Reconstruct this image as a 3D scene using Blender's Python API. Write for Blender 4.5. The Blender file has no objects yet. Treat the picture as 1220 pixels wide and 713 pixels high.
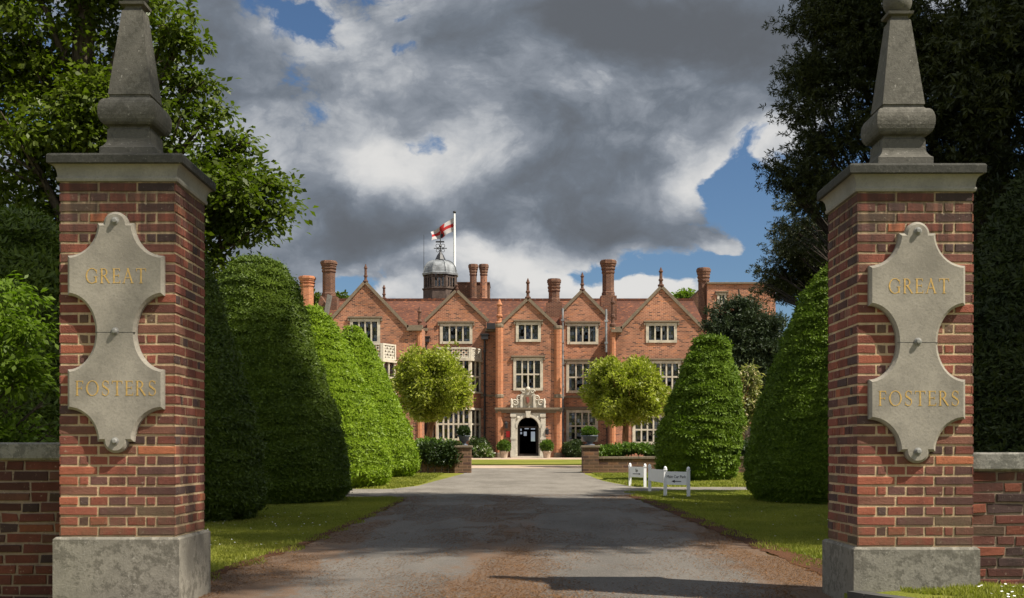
import bpy, bmesh, math, random
import numpy as np
from mathutils import Vector, Matrix
from mathutils.geometry import tessellate_polygon

random.seed(7)
RNG = np.random.default_rng(7)
S = bpy.context.scene
COL = S.collection
R = math.radians

# ------------------------------------------------------------------ camera, world, sun, exposure
ZC = 0.97
cam_d = bpy.data.cameras.new("camera")
cam = bpy.data.objects.new("camera", cam_d)
COL.objects.link(cam)
cam.location = (0, 0, ZC)
cam.rotation_euler = (R(90), 0, 0)
cam_d.sensor_width = 36
cam_d.lens = 1465 / 1220 * 36
cam_d.shift_x = -5 / 1220
cam_d.shift_y = 183.5 / 1220
cam_d.clip_start = 0.1
cam_d.clip_end = 3000
S.camera = cam

SUN_V = Vector((0.537, -0.27, 0.80)).normalized()
SUN_EL = math.asin(SUN_V.z)
SUN_AZ = math.atan2(SUN_V.x, SUN_V.y)
sun_d = bpy.data.lights.new("sun", 'SUN')
sun_d.energy = 4.2
sun_d.angle = R(0.5)
sun_d.color = (1.0, 0.93, 0.82)
sun = bpy.data.objects.new("sun", sun_d)
COL.objects.link(sun)
sun.rotation_euler = SUN_V.to_track_quat('Z', 'Y').to_euler()

S.view_settings.view_transform = 'Standard'
S.view_settings.look = 'None'
S.view_settings.gamma = 1
S.view_settings.use_curve_mapping = False
S.view_settings.exposure = 1.03

CLOUD_DARK = 0.063
CLOUD_LIGHT = 0.36
SKY_STR = 0.05
AMB_CLOUD = 0.42


class NT:
    """small node-tree helper"""
    def __init__(self, nt):
        self.nt = nt

    def n(self, typ, ins=None, **props):
        nd = self.nt.nodes.new(typ)
        for k, v in props.items():
            setattr(nd, k, v)
        for k, v in (ins or {}).items():
            s = nd.inputs[k]
            if isinstance(v, bpy.types.NodeSocket):
                self.nt.links.new(v, s)
            else:
                s.default_value = v
        return nd

    def m(self, op, a, b=0.0, c=None, clamp=False):
        ins = {0: a, 1: b}
        if c is not None:
            ins[2] = c
        return self.n('ShaderNodeMath', ins, operation=op, use_clamp=clamp).outputs[0]

    def vm(self, op, a, b=None, scale=None):
        ins = {0: a}
        if b is not None:
            ins[1] = b
        if scale is not None:
            ins['Scale'] = scale
        return self.n('ShaderNodeVectorMath', ins, operation=op).outputs[0]

    def mix(self, fac, a, b, blend='MIX'):
        nd = self.nt.nodes.new('ShaderNodeMix')
        nd.data_type = 'RGBA'
        nd.blend_type = blend
        for s, v in ((nd.inputs[0], fac), (nd.inputs[6], a), (nd.inputs[7], b)):
            if isinstance(v, bpy.types.NodeSocket):
                self.nt.links.new(v, s)
            else:
                if s.type == 'RGBA' and len(v) == 3:
                    v = (*v, 1)
                s.default_value = v
        return nd.outputs[2]

    def ramp(self, fac, stops, interp='LINEAR'):
        nd = self.n('ShaderNodeValToRGB', {'Fac': fac})
        cr = nd.color_ramp
        cr.interpolation = interp
        while len(cr.elements) < len(stops):
            cr.elements.new(0.5)
        for e, (p, c) in zip(cr.elements, stops):
            e.position = p
            e.color = (c, c, c, 1) if isinstance(c, (int, float)) else (*c, 1)
        return nd.outputs[0]

    def smooth(self, x, a, b):
        return self.n('ShaderNodeMapRange', {'Value': x, 'From Min': a, 'From Max': b}, interpolation_type='SMOOTHSTEP').outputs[0]

    def noise(self, vec, scale, detail=4, rough=0.55, out='Fac', dist=0.0):
        nd = self.n('ShaderNodeTexNoise', {'Vector': vec, 'Scale': scale, 'Detail': detail, 'Roughness': rough, 'Distortion': dist})
        return nd.outputs[out if out == 'Color' else 0]


def build_world():
    w = bpy.data.worlds.new("World")
    S.world = w
    w.use_nodes = True
    nt = w.node_tree
    nt.nodes.clear()
    t = NT(nt)
    out = t.n('ShaderNodeOutputWorld')
    bg = t.n('ShaderNodeBackground')
    nt.links.new(bg.outputs[0], out.inputs[0])
    sky = t.n('ShaderNodeTexSky')
    sky.sky_type = 'NISHITA'
    sky.sun_disc = False
    sky.sun_elevation = SUN_EL
    sky.sun_rotation = SUN_AZ
    sky.air_density = 1.0
    sky.dust_density = 0.4
    sky.ozone_density = 3.0
    d = t.n('ShaderNodeTexCoord').outputs['Generated']
    sp = t.n('ShaderNodeSeparateXYZ', {0: d})
    x, y, z = sp.outputs
    az = t.m('ARCTAN2', x, y)
    el = t.m('ARCSINE', z)
    # cloud coordinates: clouds flatten towards the horizon
    flat = t.m('MULTIPLY', el, 1.45)
    P = t.n('ShaderNodeCombineXYZ', {0: az, 1: flat, 2: 0.37}).outputs[0]
    wv = t.n('ShaderNodeTexNoise', {'Vector': P, 'Scale': 7.0, 'Detail': 7, 'Roughness': 0.52}).outputs['Color']
    wv = t.vm('SUBTRACT', wv, (0.5, 0.5, 0.5))
    P2 = t.vm('ADD', P, t.vm('SCALE', wv, scale=0.15))
    P3 = t.vm('ADD', P, t.vm('SCALE', wv, scale=0.04))
    sp2 = t.n('ShaderNodeSeparateXYZ', {0: P2})
    waz, wel = sp2.outputs[0], t.m('DIVIDE', sp2.outputs[1], 1.45)

    def blob(px, py, rx, ry, wgt, az_=waz, el_=wel):
        a = math.atan((px - 615) / 1465)
        e = math.atan((540 - py) / 1465 * math.cos(a))
        u = t.m('DIVIDE', t.m('SUBTRACT', az_, a), rx / 1465)
        v = t.m('DIVIDE', t.m('SUBTRACT', el_, e), ry / 1465)
        q = t.m('ADD', t.m('MULTIPLY', u, u), t.m('MULTIPLY', v, v))
        g = t.m('POWER', 2.718, t.m('MULTIPLY', q, -1.0))
        return t.m('MULTIPLY', g, wgt)

    def total(lst):
        s = None
        for b in lst:
            g = blob(*b)
            s = g if s is None else t.m('ADD', s, g)
        return s

    # coverage: >0 cloud, <0 blue sky
    big = t.noise(P2, 5.0, 9, 0.54)
    cover = t.m('MULTIPLY', t.m('SUBTRACT', big, 0.5), 1.6)
    cov_b = total([
        (500, 170, 330, 150, 0.40), (720, 190, 190, 100, 0.45), (820, 60, 220, 90, 0.55), (600, 300, 75, 26, 0.32),
        (915, 272, 72, 82, -0.92), (905, 200, 30, 50, -0.45), (775, 312, 125, 26, -0.72), (800, 330, 80, 26, -0.4), (700, 318, 40, 14, -0.3),
        (850, 292, 36, 20, 1.15), (740, 346, 62, 15, 0.75), (690, 345, 30, 14, 0.3), (560, 322, 95, 24, 0.5), (470, 345, 45, 15, 0.6),
        (395, 322, 26, 16, -0.62), (415, 335, 30, 10, -0.3), (365, 4, 75, 24, -0.80), (515, 60, 34, 14, -0.58), (511, 187, 20, 13, -0.46),
        (940, 180, 30, 40, 0.6), (930, 300, 16, 22, 0.5), (660, 350, 40, 16, -0.2), (490, 3, 18, 8, -0.4), (1000, 330, 40, 40, 0.3), (320, 270, 90, 60, 0.42), (260, 120, 60, 120, 0.35),
    ])
    dens = t.m('ADD', t.m('ADD', cover, cov_b), 0.26)
    puff = t.n('ShaderNodeTexVoronoi', {'Vector': P2, 'Scale': 11.0, 'Detail': 5.0, 'Roughness': 0.6, 'Lacunarity': 2.1}).outputs['Distance']
    dens = t.m('ADD', dens, t.m('MULTIPLY', t.m('SUBTRACT', 1.02, puff), 0.62))
    # thickness -> dark bases; relief -> sunlit upper right edges of the billows
    s_off = (0.020, 0.045, 0.0)
    det = t.noise(t.vm('ADD', P3, (3.1, 1.7, 0.0)), 6.5, 8, 0.50)
    detb = t.noise(t.vm('ADD', t.vm('ADD', P3, (3.1, 1.7, 0.0)), s_off), 6.5, 8, 0.50)
    det2 = t.noise(t.vm('ADD', P, (7.7, 2.9, 0.0)), 3.0, 8, 0.52)
    det3 = t.noise(t.vm('ADD', P3, (1.7, 5.9, 0.0)), 24.0, 8, 0.60)
    relief = t.m('SUBTRACT', det, detb)
    dark_b = total([
        (725, 205, 105, 55, 0.72), (800, 40, 170, 46, 0.66), (690, 20, 140, 45, 0.35), (430, 235, 85, 42, 0.50), (600, 255, 170, 30, 0.30),
        (300, 110, 70, 60, 0.22), (420, 75, 70, 55, 0.15), (640, 150, 60, 60, 0.2), (850, 130, 100, 50, 0.2), (400, 290, 120, 26, 0.3), (690, 268, 190, 16, 0.4), (930, 60, 60, 60, 0.3),
        (475, 205, 44, 26, -0.95), (440, 185, 50, 14, -0.5), (545, 215, 70, 25, -0.5), (870, 210, 48, 28, -1.1), (790, 80, 40, 22, -0.5), (330, 40, 50, 34, -0.45), (510, 75, 50, 34, -0.4), (590, 308, 90, 24, -1.25),
        (852, 290, 40, 22, -1.4), (740, 348, 75, 20, -1.4), (470, 348, 70, 22, -1.25), (440, 305, 60, 14, -0.6), (640, 50, 30, 18, -0.35), (345, 205, 50, 20, -0.4), (930, 185, 40, 40, -0.5),
        (700, 90, 60, 20, -0.3), (395, 150, 70, 26, -0.4), (660, 330, 80, 20, -0.6), (600, 120, 60, 40, -0.25),
    ])
    nz_ = t.m('ADD', t.m('MULTIPLY', t.m('SUBTRACT', det, 0.5), 1.15), t.m('MULTIPLY', t.m('SUBTRACT', det2, 0.5), 0.9))
    nz_ = t.m('ADD', nz_, t.m('MULTIPLY', t.m('SUBTRACT', det3, 0.5), 0.30))
    nz_ = t.m('ADD', nz_, t.m('MULTIPLY', t.m('SUBTRACT', puff, 1.02), 0.55))
    nz_ = t.m('SUBTRACT', nz_, t.m('MULTIPLY', relief, 2.9))
    thick = t.m('ADD', nz_, t.m('MULTIPLY', dark_b, 0.62))
    thick = t.m('ADD', thick, t.m('MULTIPLY', t.m('ADD', t.m('MINIMUM', dens, 0.8), 0.12), 0.22))
    shade = t.smooth(thick, -0.75, 1.15)
    ccol = t.ramp(shade, [(0.0, (CLOUD_LIGHT, CLOUD_LIGHT * 0.99, CLOUD_LIGHT * 0.97)),
                          (0.28, (0.232, 0.242, 0.256)),
                          (0.50, (0.132, 0.146, 0.168)),
                          (0.74, (0.082, 0.095, 0.114)),
                          (1.0, (CLOUD_DARK * 0.95, CLOUD_DARK * 1.04, CLOUD_DARK * 1.18))])
    # the storm bank stands before the viewer; the rest of the sky is brighter sunlit cloud
    away = t.smooth(t.m('MAXIMUM', y, 0.0), 0.86, 0.45)
    ccol = t.mix(away, ccol, (AMB_CLOUD, AMB_CLOUD * 1.03, AMB_CLOUD * 1.08))
    dens = t.m('ADD', dens, t.m('MULTIPLY', t.m('SUBTRACT', det3, 0.5), 0.35))
    alpha = t.smooth(dens, -0.10, 0.20)
    skyc = t.vm('SCALE', sky.outputs[0], scale=SKY_STR)
    skyc = t.vm('MULTIPLY', skyc, (0.60, 0.70, 0.80))
    col = t.mix(alpha, skyc, ccol)
    nt.links.new(col, bg.inputs['Color'])
    bg.inputs['Strength'].default_value = 1.0


build_world()

# ------------------------------------------------------------------ geometry helpers
SLOPE = 0.0115


def zg(y):
    """height of the ground: level at the gate, rising gently to the house"""
    return SLOPE * (min(max(y, 7.6), 70.0) - 7.6)


def zg_np(y):
    return SLOPE * (np.clip(y, 7.6, 70.0) - 7.6)


def PX(px, y):
    return (px - 615) * y / 1465


def PZ(py, y):
    return ZC + (540 - py) * y / 1465  # outlying high lobes added out of view to shade left pillar and yew


def _hash(ix, iy, iz, seed):
    v = np.sin(ix * 127.1 + iy * 311.7 + iz * 74.7 + seed * 53.3) * 43758.5453
    return v - np.floor(v)


def vnoise(P, seed=0):
    i = np.floor(P)
    f = P - i
    f = f * f * (3 - 2 * f)
    r = 0
    for dx in (0, 1):
        for dy in (0, 1):
            for dz in (0, 1):
                w = (f[:, 0] if dx else 1 - f[:, 0]) * (f[:, 1] if dy else 1 - f[:, 1]) * (f[:, 2] if dz else 1 - f[:, 2])
                r = r + w * _hash(i[:, 0] + dx, i[:, 1] + dy, i[:, 2] + dz, seed)
    return r


def norm(a):
    return a / np.maximum(np.linalg.norm(a, axis=1, keepdims=True), 1e-9)


class MB:
    """collects faces; build() links ONE mesh object"""
    def __init__(self):
        self.v, self.f, self.sm, self.c, self.mi = [], [], [], [], []

    def face(self, pts, smooth=False, col=None, mi=0):
        b = len(self.v)
        self.v += [tuple(p) for p in pts]
        self.f.append(tuple(range(b, b + len(pts))))
        self.sm.append(smooth)
        self.c.append(col)
        self.mi.append(mi)

    def grid(self, rows, closed=False, smooth=True, col=None):
        b = len(self.v)
        n = len(rows[0])
        for r in rows:
            self.v += [tuple(p) for p in r]
        for i in range(len(rows) - 1):
            for j in range(n if closed else n - 1):
                k = (j + 1) % n
                self.f.append((b + i * n + j, b + i * n + k, b + (i + 1) * n + k, b + (i + 1) * n + j))
                self.sm.append(smooth)
                self.c.append(col)
                self.mi.append(0)

    def box(self, x0, x1, y0, y1, z0, z1, col=None):
        p = [(x0, y0, z0), (x1, y0, z0), (x1, y1, z0), (x0, y1, z0), (x0, y0, z1), (x1, y0, z1), (x1, y1, z1), (x0, y1, z1)]
        for q in ((0, 3, 2, 1), (4, 5, 6, 7), (0, 1, 5, 4), (1, 2, 6, 5), (2, 3, 7, 6), (3, 0, 4, 7)):
            self.face([p[i] for i in q], col=col)

    def bbox(self, x0, x1, y0, y1, z0, z1, b=0.01):
        """box with chamfered edges"""
        def ring(z, i):
            return [(x0 + i, y0 + i, z), (x1 - i, y0 + i, z), (x1 - i, y1 - i, z), (x0 + i, y1 - i, z)]
        rs = [ring(z0, b), ring(z0 + b, 0), ring(z1 - b, 0), ring(z1, b)]
        for a, c in zip(rs, rs[1:]):
            for j in range(4):
                k = (j + 1) % 4
                self.face([a[j], a[k], c[k], c[j]])
        self.face(rs[0][::-1])
        self.face(rs[-1])

    def prism(self, poly, y0, y1, col=None):
        """polygon in (x,z), counter-clockwise seen from -y, extruded y0..y1"""
        self.face([(x, y0, z) for x, z in poly], col=col)
        self.face([(x, y1, z) for x, z in poly][::-1], col=col)
        n = len(poly)
        for i in range(n):
            a, b = poly[i], poly[(i + 1) % n]
            self.face([(a[0], y0, a[1]), (a[0], y1, a[1]), (b[0], y1, b[1]), (b[0], y0, b[1])], col=col)

    def beam(self, p, q, w, h, up=(0, 0, 1), col=None):
        p, q, up = Vector(p), Vector(q), Vector(up)
        d = (q - p).normalized()
        s = d.cross(up)
        if s.length < 1e-4:
            s = d.cross(Vector((1, 0, 0)))
        s.normalize()
        u = s.cross(d)
        A = [p + s * a * w / 2 + u * b * h / 2 for a, b in ((-1, -1), (1, -1), (1, 1), (-1, 1))]
        B = [x + (q - p) for x in A]
        self.face(A, col=col)
        self.face(B[::-1], col=col)
        for i in range(4):
            j = (i + 1) % 4
            self.face([A[j], A[i], B[i], B[j]], col=col)

    def tube(self, pts, rad, n=8, caps=True):
        pts = [Vector(p) for p in pts]
        rows = []
        for i, p in enumerate(pts):
            d = (pts[min(i + 1, len(pts) - 1)] - pts[max(i - 1, 0)]).normalized()
            a = d.cross(Vector((0.31, 0.9, 0.2)))
            if a.length < 0.05:
                a = d.cross(Vector((1, 0, 0)))
            a.normalize()
            b = d.cross(a)
            r = rad[i] if hasattr(rad, '__len__') else rad
            rows.append([p + (a * math.cos(2 * math.pi * k / n) + b * math.sin(2 * math.pi * k / n)) * r for k in range(n)])
        self.grid(rows, closed=True)
        if caps:
            self.face(rows[0][::-1])
            self.face(rows[-1])

    def lathe(self, c, prof, n=16, smooth=True, rot=0.0, square=False):
        """prof: list of (z, r)"""
        rows = []
        for z, r in prof:
            rr = r / math.cos(math.pi / n) if square else r
            rows.append([(c[0] + rr * math.cos(rot + 2 * math.pi * k / n), c[1] + rr * math.sin(rot + 2 * math.pi * k / n), c[2] + z) for k in range(n)])
        self.grid(rows, closed=True, smooth=smooth)
        self.face(rows[0][::-1])
        self.face(rows[-1])

    def ball(self, c, r, n=12):
        prof = [(r[2] * -math.cos(math.pi * i / n), max(math.sin(math.pi * i / n), 0.001)) for i in range(n + 1)]
        rows = [[(c[0] + r[0] * q * math.cos(2 * math.pi * k / (2 * n)), c[1] + r[1] * q * math.sin(2 * math.pi * k / (2 * n)), c[2] + z) for k in range(2 * n)] for z, q in prof]
        self.grid(rows, closed=True)

    def build(self, name, mat, parent=None, mats=None):
        o0 = Vector(parent['_origin']) if parent is not None else Vector((0, 0, 0))
        me = bpy.data.meshes.new(name)
        me.from_pydata([(a - o0.x, b - o0.y, c - o0.z) for a, b, c in self.v], [], self.f)
        for m_ in (mats or [mat]):
            me.materials.append(m_)
        uv = me.uv_layers.new(name="UVMap")
        data = np.zeros(len(me.loops) * 2, dtype=np.float32)
        li = 0
        for fi, f in enumerate(self.f):
            a, b, c = (Vector(self.v[f[0]]), Vector(self.v[f[1]]), Vector(self.v[f[2]]))
            nn = (b - a).cross(c - a)
            if nn.length < 1e-12 and len(f) > 3:
                nn = (c - a).cross(Vector(self.v[f[3]]) - a)
            if nn.length > 0:
                nn.normalize()
            if abs(nn.z) > 0.97 or nn.length == 0:
                for vi in f:
                    p = self.v[vi]
                    data[li], data[li + 1] = p[0], p[1]
                    li += 2
            else:
                tx, ty = -nn.y, nn.x
                l_ = math.hypot(tx, ty)
                tx, ty = tx / l_, ty / l_
                hz = math.sqrt(max(1e-6, 1 - nn.z * nn.z))
                for vi in f:
                    p = self.v[vi]
                    data[li], data[li + 1] = p[0] * tx + p[1] * ty, p[2] / hz
                    li += 2
        uv.data.foreach_set('uv', data)
        me.polygons.foreach_set('use_smooth', self.sm)
        me.polygons.foreach_set('material_index', self.mi)
        if any(c is not None for c in self.c):
            at = me.attributes.new('col', 'FLOAT_COLOR', 'FACE')
            arr = np.array([(c if c is not None else (0.2, 0.2, 0.2)) + (1.0,) if len(c or (0, 0, 0)) == 3 else c for c in self.c], dtype=np.float32)
            at.data.foreach_set('color', arr.ravel())
        me.update()
        return link(name, me, parent)


def link(name, me, parent=None):
    o = bpy.data.objects.new(name, me)
    COL.objects.link(o)
    if parent is not None:
        o.parent = parent
        o['_origin'] = parent['_origin']
    else:
        o['_origin'] = (0.0, 0.0, 0.0)
    return o


def thing(name, label, cat, loc, group=None):
    o = bpy.data.objects.new(name, None)
    COL.objects.link(o)
    o.location = loc
    o['_origin'] = tuple(float(a) for a in loc)
    o.empty_display_size = 0.2
    tag(o, label, cat, group)
    return o


def tag(o, label=None, cat=None, group=None, kind=None):
    if label:
        o['label'] = label
    if cat:
        o['category'] = cat
    if group:
        o['group'] = group
    if kind:
        o['kind'] = kind
    return o


def copy_tree(o, parent=None):
    c = o.copy()
    COL.objects.link(c)
    if parent is not None:
        c.parent = parent
    for ch in list(o.children):
        copy_tree(ch, c)
    return c


# ------------------------------------------------------------------ materials
def new_mat(name):
    m = bpy.data.materials.new(name)
    m.use_nodes = True
    nt = m.node_tree
    nt.nodes.clear()
    t = NT(nt)
    out = t.n('ShaderNodeOutputMaterial')
    return m, t, out


def principled(t, out, col, rough=0.8, spec=0.3, bump=None, bstr=0.3, bdist=0.01, **kw):
    ins = {'Base Color': col if isinstance(col, bpy.types.NodeSocket) else (*col, 1), 'Roughness': rough, 'Specular IOR Level': spec}
    ins.update(kw)
    b = t.n('ShaderNodeBsdfPrincipled', ins)
    if bump is not None:
        bm_ = t.n('ShaderNodeBump', {'Height': bump, 'Strength': bstr, 'Distance': bdist})
        t.nt.links.new(bm_.outputs[0], b.inputs['Normal'])
    t.nt.links.new(b.outputs[0], out.inputs[0])
    return b


def mat_plain(name, col, rough=0.6, spec=0.3, var=0.15, scale=6.0, metallic=0.0):
    m, t, out = new_mat(name)
    co = t.n('ShaderNodeTexCoord').outputs['Object']
    nz = t.noise(co, scale, 6, 0.6)
    f = t.n('ShaderNodeMapRange', {'Value': nz, 'From Min': 0.3, 'From Max': 0.7, 'To Min': 1 - var, 'To Max': 1 + var}).outputs[0]
    c = t.vm('SCALE', (*col,), scale=f)
    principled(t, out, c, rough, spec, nz, 0.15, 0.01, Metallic=metallic)
    return m


def mat_stone(name, base, lich=0.5, dark=(0.03, 0.03, 0.025), light=(0.45, 0.43, 0.37), scale=1.0, rough=0.9, bstr=0.5):
    m, t, out = new_mat(name)
    co = t.n('ShaderNodeTexCoord').outputs['Object']
    n1 = t.noise(co, 3.0 * scale, 8, 0.65)
    n2 = t.noise(t.vm('ADD', co, (5, 3, 1)), 16.0 * scale, 9, 0.78)
    n3 = t.noise(t.vm('ADD', co, (9, 7, 2)), 70.0 * scale, 4, 0.6)
    c = t.mix(t.smooth(n1, 0.3, 0.7), tuple(v * 0.72 for v in base), tuple(min(1, v * 1.18) for v in base))
    c = t.mix(t.m('MULTIPLY', t.smooth(n3, 0.45, 0.75), 0.35), c, tuple(v * 0.5 for v in base))
    dk = t.smooth(t.m('ADD', t.m('MULTIPLY', n2, 0.55), t.m('MULTIPLY', n1, 0.45)), 0.585 - 0.17 * lich, 0.65 - 0.17 * lich)
    c = t.mix(t.m('MULTIPLY', dk, 0.85 * min(1.0, lich + 0.1)), c, dark)
    lt = t.smooth(t.noise(t.vm('ADD', co, (2, 9, 4)), 30.0 * scale, 8, 0.75), 0.60, 0.66)
    c = t.mix(t.m('MULTIPLY', lt, 0.8 * lich), c, light)
    h = t.m('ADD', t.m('MULTIPLY', n2, 0.6), t.m('MULTIPLY', n3, 0.4))
    principled(t, out, c, rough, 0.2, h, bstr, 0.012)
    return m


def mat_brick_attr(name, dirt=0.5, ztop=None):
    """bricks and mortar modelled one by one; own colour per brick"""
    m, t, out = new_mat(name)
    co = t.n('ShaderNodeTexCoord').outputs['Object']
    at = t.n('ShaderNodeAttribute', attribute_name='col').outputs['Color']
    n1 = t.noise(co, 9.0, 6, 0.65)
    n2 = t.noise(t.vm('ADD', co, (4, 2, 7)), 55.0, 6, 0.7)
    n3 = t.noise(t.vm('ADD', co, (1, 8, 3)), 230.0, 3, 0.6)
    f = t.n('ShaderNodeMapRange', {'Value': n1, 'From Min': 0.25, 'From Max': 0.75, 'To Min': 0.72, 'To Max': 1.25}).outputs[0]
    c = t.vm('SCALE', at, scale=f)
    c = t.mix(t.m('MULTIPLY', t.smooth(n2, 0.55, 0.72), 0.55), c, (0.03, 0.018, 0.015))
    c = t.mix(t.m('MULTIPLY', t.smooth(n2, 0.36, 0.26), 0.5), c, (0.42, 0.30, 0.20))
    n4 = t.noise(t.vm('ADD', co, (7, 7, 7)), 2.2, 5, 0.6)
    c = t.mix(t.m('MULTIPLY', t.smooth(n4, 0.52, 0.75), dirt), c, (0.035, 0.026, 0.02))
    if ztop:
        # soot washed down from under the cap, and algae rising from the plinth
        zz = t.n('ShaderNodeSeparateXYZ', {0: co}).outputs[2]
        st_ = t.noise(t.vm('MULTIPLY', co, (14, 14, 1.2)), 1.0, 6, 0.65)
        g1 = t.m('ADD', t.smooth(zz, ztop - 0.75, ztop), t.m('MULTIPLY', t.m('SUBTRACT', st_, 0.5), 2.2))
        c = t.mix(t.m('MULTIPLY', t.smooth(g1, 0.45, 1.1), 0.62), c, (0.03, 0.024, 0.02))
        g2 = t.m('ADD', t.smooth(zz, 1.0, 0.45), t.m('MULTIPLY', t.m('SUBTRACT', n1, 0.5), 2.4))
        c = t.mix(t.m('MULTIPLY', t.smooth(g2, 0.55, 1.2), 0.5), c, (0.075, 0.065, 0.035))
    pale = t.smooth(t.noise(t.vm('ADD', co, (3, 1, 9)), 30.0, 8, 0.75), 0.60, 0.66)
    c = t.mix(t.m('MULTIPLY', pale, 0.45), c, (0.40, 0.33, 0.24))
    h = t.m('ADD', t.m('MULTIPLY', n2, 0.6), t.m('MULTIPLY', n3, 0.4))
    principled(t, out, c, 0.88, 0.25, h, 0.9, 0.008)
    return m


def mat_brick_tex(name, c1, c2, mortar, w=0.225, h=0.075, dark=0.35, orange=0.3, bump=0.5, big=0.25, msize=0.011, bright=1.0):
    m, t, out = new_mat(name)
    uv = t.n('ShaderNodeTexCoord').outputs['UV']
    warp = t.noise(uv, 1.3, 3, 0.5, 'Color')
    uvw = t.vm('ADD', uv, t.vm('SCALE', t.vm('SUBTRACT', warp, (0.5, 0.5, 0.5)), scale=0.02))
    br = t.n('ShaderNodeTexBrick', {'Vector': uvw, 'Color1': (*c1, 1), 'Color2': (*c2, 1), 'Mortar': (*mortar, 1), 'Scale': 1.0,
                                    'Mortar Size': msize, 'Mortar Smooth': 0.15, 'Bias': -0.1, 'Brick Width': w, 'Row Height': h})
    br.offset = 0.5
    br2 = t.n('ShaderNodeTexBrick', {'Vector': uvw, 'Color1': (0, 0, 0, 1), 'Color2': (1, 1, 1, 1), 'Mortar': (0, 0, 0, 1), 'Scale': 1.0,
                                     'Mortar Size': msize, 'Bias': 0.0, 'Brick Width': w, 'Row Height': h})
    br2.offset = 0.5
    rnd = t.n('ShaderNodeSeparateColor', {0: br2.outputs['Color']}).outputs[0]
    c = br.outputs['Color']
    c = t.mix(t.m('MULTIPLY', t.smooth(rnd, 0.80, 0.9), dark), c, (0.07, 0.035, 0.03))
    c = t.mix(t.m('MULTIPLY', t.smooth(rnd, 0.16, 0.05), orange * 0.7), c, (0.42, 0.15, 0.05))
    n1 = t.noise(uv, 0.45, 6, 0.6)
    n2 = t.noise(t.vm('ADD', uv, (9, 4, 0)), 2.4, 6, 0.65)
    f = t.n('ShaderNodeMapRange', {'Value': n1, 'From Min': 0.3, 'From Max': 0.7, 'To Min': (1 - big) * bright, 'To Max': (1 + big) * bright}).outputs[0]
    c = t.vm('SCALE', c, scale=f)
    c = t.mix(t.m('MULTIPLY', t.smooth(n2, 0.55, 0.75), 0.5), c, tuple(v * 0.35 for v in c2))
    hgt = t.m('SUBTRACT', 1.0, br.outputs['Fac'])
    hgt = t.m('ADD', hgt, t.m('MULTIPLY', t.noise(uv, 40, 3, 0.6), 0.5))
    principled(t, out, c, 0.9, 0.2, hgt, bump, 0.012)
    return m


def mat_leaf(name, dark, light, trans=0.3, gloss=0.35, rough=0.45, alt=None, alt_amt=0.0, spot=None, clump=2.0):
    """leaf colours vary from leaf to leaf and from spray to spray"""
    m, t, out = new_mat(name)
    rn = t.n('ShaderNodeAttribute', attribute_name='rnd').outputs['Fac']
    co = t.n('ShaderNodeTexCoord').outputs['Object']
    nz = t.noise(co, clump, 4, 0.6)
    f = t.m('ADD', t.m('MULTIPLY', rn, 0.6), t.m('MULTIPLY', t.smooth(nz, 0.3, 0.7), 0.4))
    c = t.mix(f, dark, light)
    if alt is not None:
        c = t.mix(t.m('MULTIPLY', t.smooth(rn, 1 - alt_amt, 1 - alt_amt + 0.02), 1.0), c, alt)
    if spot is not None:
        pos, rad, scol = spot
        dd = t.n('ShaderNodeVectorMath', {0: co, 1: pos}, operation='DISTANCE').outputs['Value']
        dd = t.m('ADD', dd, t.m('MULTIPLY', rn, rad * 0.6))
        c = t.mix(t.smooth(dd, rad, rad * 0.8), c, scol)
    b = t.n('ShaderNodeBsdfPrincipled', {'Base Color': c, 'Roughness': rough, 'Specular IOR Level': gloss})
    tr = t.n('ShaderNodeBsdfTranslucent', {'Color': t.vm('MULTIPLY', c, (1.05, 1.25, 0.5))})
    mx = t.n('ShaderNodeMixShader', {0: trans, 1: b.outputs[0], 2: tr.outputs[0]})
    t.nt.links.new(mx.outputs[0], out.inputs[0])
    return m


def mat_bark(name, base):
    m, t, out = new_mat(name)
    co = t.n('ShaderNodeTexCoord').outputs['Object']
    v = t.vm('MULTIPLY', co, (9, 9, 1.6))
    n1 = t.noise(v, 2.0, 6, 0.7)
    c = t.mix(t.smooth(n1, 0.35, 0.65), tuple(x * 0.4 for x in base), base)
    principled(t, out, c, 0.95, 0.1, n1, 0.9, 0.03)
    return m


def mat_lawn():
    m, t, out = new_mat('lawn turf')
    co = t.n('ShaderNodeTexCoord').outputs['Object']
    n1 = t.noise(co, 0.35, 6, 0.6)
    n2 = t.noise(co, 3.0, 6, 0.7)
    n3 = t.noise(co, 60.0, 3, 0.7)
    c = t.mix(t.smooth(n1, 0.35, 0.65), (0.120, 0.135, 0.016), (0.235, 0.220, 0.040))
    c = t.mix(t.m('MULTIPLY', t.smooth(n2, 0.5, 0.75), 0.5), c, (0.20, 0.165, 0.05))
    c = t.mix(t.m('MULTIPLY', t.smooth(n3, 0.4, 0.7), 0.5), c, (0.04, 0.065, 0.008))
    principled(t, out, c, 0.95, 0.1, n3, 0.6, 0.03)
    return m


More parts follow.
